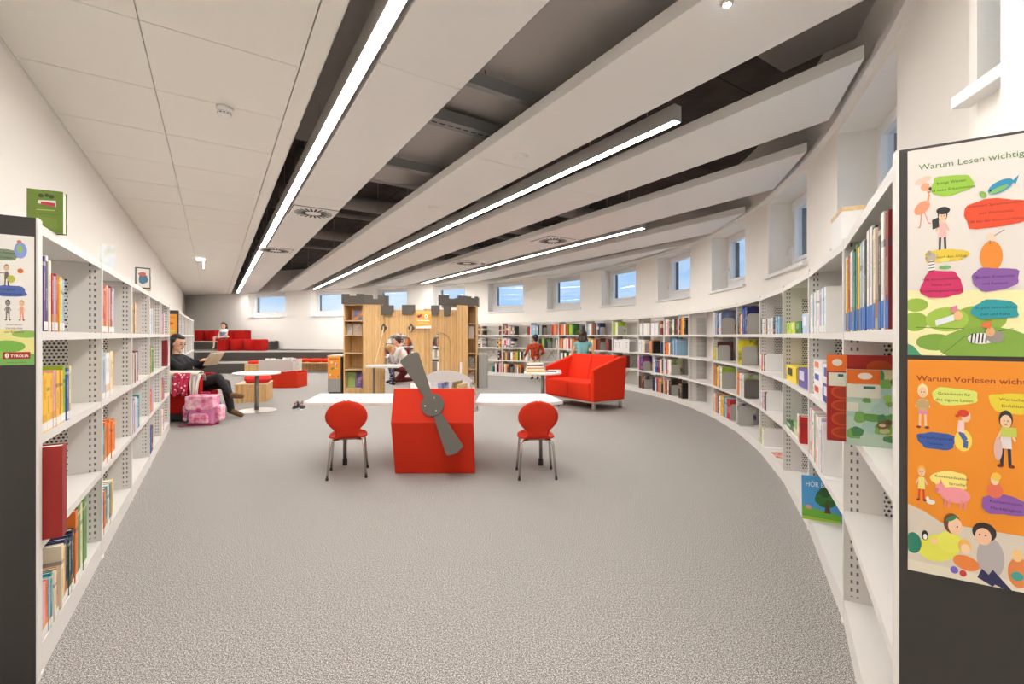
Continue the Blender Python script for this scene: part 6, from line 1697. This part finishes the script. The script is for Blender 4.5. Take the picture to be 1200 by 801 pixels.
    if hair_len:
        for q in (-.06, -.02, .02, .06): hcaps.append((hd(-.05, q, .03), .045 * hs, hd(-.075, q * .95, .02 - hair_len), .030 * hs))
        for q in (-1, 1): hcaps.append((hd(-.015, q * .074, .05), .026 * hs, hd(-.035, q * .084, .0 - hair_len * .8), .022 * hs))
    else: hballs.append((hd(-.05, 0, -.005), (.06 * hs, .07 * hs, .07 * hs), R))
    organic('hair', hair, t, hcaps, hballs, vox, 3)
    eye_m = mat('eye_dark', (30, 22, 20), .3); lip = mat('lip_rose', (178, 96, 88), .6)
    for q in (-1, 1):
        b_ = MB(); p = hd(.082, q * .031, .006); b_.ball(p, (.010 * hs, .011 * hs, .008 * hs), 8, 6); b_.build('eye', eye_m, t, True)
        b_ = MB(); b_.tube([hd(.088, q * .018, .026), hd(.086, q * .032, .031), hd(.074, q * .046, .026)], .0035 * hs, 6); b_.build('eyebrow', hair, t, True)
    b_ = MB(); b_.ball(hd(.083, 0, -.056), (.008 * hs, .021 * hs, .0065 * hs), 10, 6); b_.build('mouth', lip, t, True)
    return t
SKIN = mat('skin_light', (226, 178, 148), .55); SKIN2 = mat('skin_warm', (214, 160, 126), .55)
HAIR_K = mat('hair_black', (30, 24, 24), .45); HAIR_B = mat('hair_dark_brown', (58, 38, 30), .5); HAIR_Y = mat('hair_blond', (196, 146, 84), .55)
KNIT = mat('black_knit', (30, 29, 31), .9); TROU = mat('black_trousers', (40, 39, 41), .9)

# seated woman in an armchair in the gap between the straight bookcases
WX, WY = -4.68, 6.62
t = thing('armchair', 'red armchair with black base between the straight bookcases', 'armchair', (WX, WY, 0))
MB().box(-.22, .26, -.24, .24, .20, .40).build('seat_cushion', M_REDC, t, bevel=.03)
MB().box(-.24, .36, -.33, -.245, .12, .64).build('arm', M_REDC, t, bevel=.025)
MB().box(-.24, .18, .245, .33, .12, .64).build('arm', M_REDC, t, bevel=.025)
MB().prism([(-.235, .14), (-.20, .40), (-.36, .86), (-.42, .86), (-.30, .14)], -.33, .33).build('backrest', M_REDC, t, bevel=.02)
MB().box(-.24, .33, -.30, .30, .03, .12).build('base', M_BLACK, t, bevel=.008)
for a_ in (-.2, .28):
    for c_ in (-.26, .26): MB().lathe([(.018, 0), (.018, .03)], 10).build('foot', M_BLACK, t, loc=(a_, c_, 0))
J = dict(pelvis=(.0, 0, .475), neck=(-.235, 0, .925), head=(-.185, 0, 1.095), shL=(-.24, .165, .87), shR=(-.225, -.165, .87), elL=(.02, .20, .74), elR=(.03, -.21, .74), wrL=(.185, .09, .845), wrR=(.185, -.09, .835),
         hiL=(.02, .085, .46), hiR=(.02, -.085, .475), knL=(.47, .07, .50), knR=(.44, -.05, .60), anL=(.55, .08, .10), anR=(.60, -.02, .345), toL=(.70, .08, .04), toR=(.78, -.04, .33))
wm = figure('seated woman in black with long black hair reading a book, legs crossed', (WX, WY, 0), -.02, J, 1.0, 1.05, SKIN, KNIT, True, TROU, True, HAIR_K, .32, mat('brown_suede_boot', (112, 84, 50), .8), (1, -.12, -.30), None, .009)
b_ = MB()
for sg in (-1, 1): b_.add([(0, 0, 0), (.02, sg * .15, .02), (.02, sg * .15, .23), (0, 0, .21), (.012, 0, 0), (.032, sg * .15, .02), (.032, sg * .15, .23), (.012, 0, .21)], [(0, 1, 2, 3), (7, 6, 5, 4), (0, 4, 5, 1), (1, 5, 6, 2), (2, 6, 7, 3), (3, 7, 4, 0)])
o_ = b_.build('book', mat('tan_book_cover', (196, 172, 138), .6)); b_ = MB()
for sg in (-1, 1): b_.add([(-.014, 0, .006), (.016, sg * .143, .026), (.016, sg * .143, .222), (-.014, 0, .204), (-.002, 0, .006), (.0195, sg * .143, .026), (.0195, sg * .143, .222), (-.002, 0, .204)], [(0, 1, 2, 3), (7, 6, 5, 4), (0, 4, 5, 1), (1, 5, 6, 2), (2, 6, 7, 3), (3, 7, 4, 0)])
b_.build('pages', mat('printed_page', (216, 206, 190), .8, vary=(30, (176, 166, 152))), o_)
tag(o_, 'open book held by the seated woman', 'book'); o_.matrix_world = Matrix.Translation((WX + .255, WY, .775)) @ Matrix.Rotation(-.02, 4, 'Z') @ Matrix.Rotation(.55, 4, 'Y')

# coats over the near arm of the chair
def drape(name, label, m, x0, x1, prof, amp, nwav, ph, mthick=.008, parent=None):
    """cloth hung over the arm: prof = (y, z) path from the seat side over the arm and down outside"""
    n, k_ = 26, len(prof); vs_, fs_ = [], []
    for i in range(n + 1):
        u = i / n
        for j, (y, z) in enumerate(prof):
            v = j / (k_ - 1)
            w = math.sin(u * nwav * 2 * PI + ph + v * 1.2)
            vs_.append((x0 + (x1 - x0) * u + .012 * math.sin(7 * v + u * 5), y - amp * v * abs(w) , z + .018 * w * (v > .85) - .05 * (v > .6) * (u - .5) ** 2))
    for i in range(n):
        for j in range(k_ - 1): a = i * k_ + j; fs_.append((a, a + k_, a + k_ + 1, a + 1))
    b_ = MB(); b_.add(vs_, fs_); o = b_.build(name, m, parent, True)
    so = o.modifiers.new('thickness', 'SOLIDIFY'); so.thickness = mthick; so.offset = 1
    return o
AY = WY - .33
def arm_path(out, zlow, lift=0.0): return [(AY + .12, .58), (AY + .09, .655 + lift), (AY + .04, .665 + lift), (AY - .008 - out, .66 + lift), (AY - .02 - out, .62), (AY - .03 - out, .58), (AY - .035 - out, (zlow + .54) / 2), (AY - .04 - out, zlow)]
WC = mat('white_fleece', (232, 226, 216), .95, bump=(90, .5))
o_ = drape('coat', 'cream white coat draped over the near arm of the red armchair', WC, WX - .16, WX + .03, arm_path(.006, .44, .0), .03, 1.5, .4); tag(o_, 'cream white coat draped over the near arm of the red armchair', 'coat')
drape('coat_hood', '', WC, WX + .27, WX + .38, arm_path(.012, .40, .012), .03, 1.2, 1.4, parent=o_)
drape('coat_collar', '', WC, WX - .12, WX + .36, [(AY + .10, .66), (AY + .08, .70), (AY + .03, .72), (AY - .02, .70), (AY - .04, .66)], .02, 2.0, .2, parent=o_)
m, b, g = blank('pink_dotted_fabric', .9)
x, y, z, v = g.coords(); vo = g.n.new('ShaderNodeTexVoronoi'); vo.inputs['Scale'].default_value = 24; g.l.new(v, vo.inputs['Vector'])
g.l.new(g.mix(g.m('LESS_THAN', vo.outputs['Distance'], .30), lin((206, 44, 84)), lin((246, 226, 228))), b.inputs['Base Color'])
PINKD = m
o_ = drape('cardigan', '', PINKD, WX + .05, WX + .26, arm_path(.05, .40, .03), .03, 1.6, 2.1); tag(o_, 'pink cardigan with white dots hanging over the armchair arm', 'cardigan')
# school satchel
p = on_floor(233, 499)
t = thing('school_satchel', 'pink flowery school satchel standing on the carpet beside the armchair', 'school bag', (p.x, p.y + .02, 0), .06)
m, b, g = blank('pink_print', .6)
x, y, z, v = g.coords()
g.l.new(g.ramp(g.noise(v, 13, 3), [(.30, lin((214, 60, 100))), (.46, lin((238, 150, 186))), (.56, lin((244, 190, 206))), (.66, lin((250, 226, 220))), (.76, lin((226, 90, 80)))]), b.inputs['Base Color'])
PK = m; PK2 = mat('pink_nylon', (226, 140, 186), .6); PKD = mat('dark_pink_nylon', (206, 66, 116), .6)
MB().box(-.17, .17, 0, .18, .015, .37).build('main_body', PK2, t, bevel=.03)
b_ = MB(); b_.prism([(-.185, .24), (-.15, .215), (.15, .215), (.185, .24), (.18, .395), (-.18, .395)][::-1], -.022, .10); b_.box(-.18, .18, .05, .19, .385, .40); b_.build('flap', PK, t, bevel=.014)
b_ = MB(); b_.prism([(-.12, .04), (.12, .04), (.13, .12), (.10, .165), (-.10, .165), (-.13, .12)][::-1], -.05, 0.004); b_.build('front_pocket', PK, t, bevel=.016)
for sx in (-1, 1): MB().box(min(sx * .17, sx * .255), max(sx * .17, sx * .255), .03, .16, .05, .27).build('side_pocket', PK, t, bevel=.03)
MB().ball((0, -.03, .215), (.032, .014, .026), 14, 8).build('buckle', PKD, t, True)
MB().tube([(-.06, .12, .395), (-.05, .12, .43), (.05, .12, .43), (.06, .12, .395)], .010, 8).build('carry_handle', PKD, t, True)
MB().box(-.16, .16, .005, .175, 0, .016).build('bottom_tray', PKD, t)
b_ = MB(); b_.tube([(-.12, -.028, .20), (-.125, -.05, .15), (-.12, -.055, .09)], .007, 6); b_.ball((-.12, -.058, .075), .018, 10, 6); b_.build('charm', mat('charm_dark', (70, 80, 110), .5), t, True)
MB().tube([(-.13, -.01, .03), (-.19, -.05, .012), (-.23, -.07, .010)], .008, 6).build('loose_strap', PKD, t, True)
# dark bag leaning by the chair leg
t = thing('shoulder_bag', 'black shoulder bag with white trimmed strap beside the satchel', 'bag', (WX + .50, WY - .28, 0), .1)
MB().box(-.10, .10, -.05, .05, 0, .28).build('bag_body', KNIT, t, bevel=.025)
MB().tube([(-.09, -.03, .26), (-.14, -.035, .36), (-.06, -.035, .33), (.09, -.03, .25)], .009, 8).build('strap', M_BLACK, t, True)
MB().tube([(-.10, -.052, .27), (0, -.058, .23), (.10, -.052, .27)], .005, 6).build('strap_trim', M_WHITE, t, True)

# girl on the steps
J = dict(pelvis=(0, 0, .07), neck=(.0, 0, .325), head=(.03, 0, .445), shL=(.0, .105, .29), shR=(.0, -.105, .29), elL=(.05, .135, .155), elR=(.05, -.135, .155), wrL=(.15, .07, .075), wrR=(.14, -.08, .075),
         hiL=(.03, .06, .06), hiR=(.03, -.06, .06), knL=(.17, .25, .065), knR=(.12, -.25, .045), anL=(.26, .06, .05), anR=(.19, -.22, -.27), toL=(.33, .0, .045), toR=(.28, -.20, -.325))
gx = (262 - CX) * 15.6 / FPX
DEN = mat('denim_blue', (112, 138, 172), .85); WHT = mat('white_cotton', (238, 236, 232), .9)
gl = figure('dark-haired girl in white top and denim dress sitting on red cushions', (gx, 15.62, 1.10), -PI / 2, J, .72, .93, SKIN, WHT, None, None, False, HAIR_B, .22, None, (1, .1, -.55), None, .010, .3)
lat_ = Vector((0, 1, 0))
organic('denim_dress', DEN, gl, [((0, -.05, .07), .088, (0, .05, .07), .088), ((0, -.04, .07), .086, (0.005, -.045, .21), .080), ((0, .04, .07), .086, (0.005, .045, .21), .080), ((.03, .05, .06), .074, (.12, .16, .07), .062), ((.03, -.05, .06), .074, (.08, -.15, .06), .060)], [], .010, 4)

# man and child behind the castle arch
mz = 11.5
mx = (470 - CX) * mz / FPX
J = dict(pelvis=(-.16, 0, .36), neck=(.02, 0, .90), head=(.11, 0, 1.06), shL=(.01, .19, .855), shR=(.02, -.19, .855), elL=(.13, .22, .60), elR=(.17, -.20, .64), wrL=(.32, .10, .66), wrR=(.36, -.10, .70),
         hiL=(-.13, .09, .34), hiR=(-.13, -.09, .34), knL=(.22, .12, .40), knR=(.15, -.13, .07), anL=(.16, .12, .085), anR=(-.28, -.12, .09), toL=(.32, .12, .045), toR=(-.34, -.12, .035))
figure('crouching man in white shirt seen through the castle arch', (mx, mz, 0), PI, J, 1.03, 1.05, SKIN2, WHT, True, mat('maroon_trousers', (112, 40, 44), .9), True, HAIR_B, 0, M_BLACK, (1, .12, -.2), None, .013)
m, b, g = blank('dark_floral', .9); x, y, z, v = g.coords()
g.l.new(g.ramp(g.noise(v, 22, 2), [(.38, lin((34, 36, 56))), (.5, lin((70, 80, 130))), (.6, lin((190, 180, 186))), (.7, lin((40, 40, 50)))]), b.inputs['Base Color']); FLO = m
m, b, g = blank('pale_floral', .9); x, y, z, v = g.coords()
g.l.new(g.ramp(g.noise(v, 22, 2), [(.38, lin((90, 76, 100))), (.5, lin((206, 196, 196))), (.62, lin((150, 140, 150))), (.7, lin((220, 180, 170)))]), b.inputs['Base Color']); FLP = m
cz = mz - .42
cx_ = (458 - CX) * cz / FPX
J = dict(pelvis=(0, 0, .44), neck=(0, 0, .745), head=(.015, 0, .875), shL=(0, .115, .70), shR=(0, -.115, .70), elL=(.05, .15, .54), elR=(.04, -.15, .54), wrL=(.17, .09, .55), wrR=(.16, -.10, .53),
         hiL=(0, .055, .43), hiR=(0, -.055, .43), knL=(.02, .06, .23), knR=(.02, -.06, .23), anL=(0, .06, .05), anR=(0, -.06, .05), toL=(.09, .065, .03), toR=(.09, -.065, .03))
figure('blond small child in flowered clothes standing before the crouching man', (cx_, cz, 0), .25, J, .68, .95, SKIN, FLP, True, FLO, True, HAIR_Y, 0, M_BLACK, (1, .1, -.1), None, .012)

# boy and girl at the curved bookcase, seen from behind
m, b, g = blank('rust_knit', .95); x, y, z, v = g.coords()
g.l.new(g.ramp(g.noise(v, 17, 2), [(.40, lin((176, 62, 24))), (.54, lin((186, 72, 28))), (.60, lin((110, 40, 24)))]), b.inputs['Base Color']); RUST = m
bz = 12.35
def stand(h, arm_l, arm_r):
    s_ = h / 1.22
    J = dict(pelvis=(0, 0, .60), neck=(.0, 0, .985), head=(.012, 0, 1.115), shL=(0, .15, .935), shR=(0, -.15, .935), hiL=(0, .07, .58), hiR=(0, -.07, .58), knL=(.01, .075, .32), knR=(.01, -.075, .32), anL=(-.01, .075, .06), anR=(-.01, -.075, .06), toL=(.11, .085, .03), toR=(.11, -.085, .03))
    J.update(arm_l); J.update(arm_r)
    return {k: tuple(c * s_ for c in v_) for k, v_ in J.items()}
J = stand(1.22, dict(elL=(.03, .23, .76), wrL=(.17, .25, .66)), dict(elR=(.0, -.235, .76), wrR=(.13, -.21, .70)))
figure('dark-haired boy in rust patterned jumper standing at the curved bookcase', ((627 - CX) * bz / FPX, bz, 0), PI / 2 + .12, J, .80, .98, SKIN2, RUST, True, mat('beige_cotton', (206, 190, 166), .9), False, HAIR_K, 0, mat('dark_trainer', (60, 40, 46), .7), (1, .45, -.1), None, .012)
gz = 10.75
J = stand(1.33, dict(elL=(.0, .22, .74), wrL=(.06, .23, .54)), dict(elR=(.0, -.22, .74), wrR=(.06, -.23, .54)))
figure('brown-haired girl in teal sleeveless top behind the red sofa', ((683 - CX) * gz / FPX, gz, 0), PI / 2 - .15, J, .86, 1.0, SKIN, mat('teal_cotton', (126, 178, 178), .9), None, mat('slate_trousers', (70, 74, 90), .9), True, HAIR_B, .15, M_BLACK, (1, -.1, -.1), None, .012)
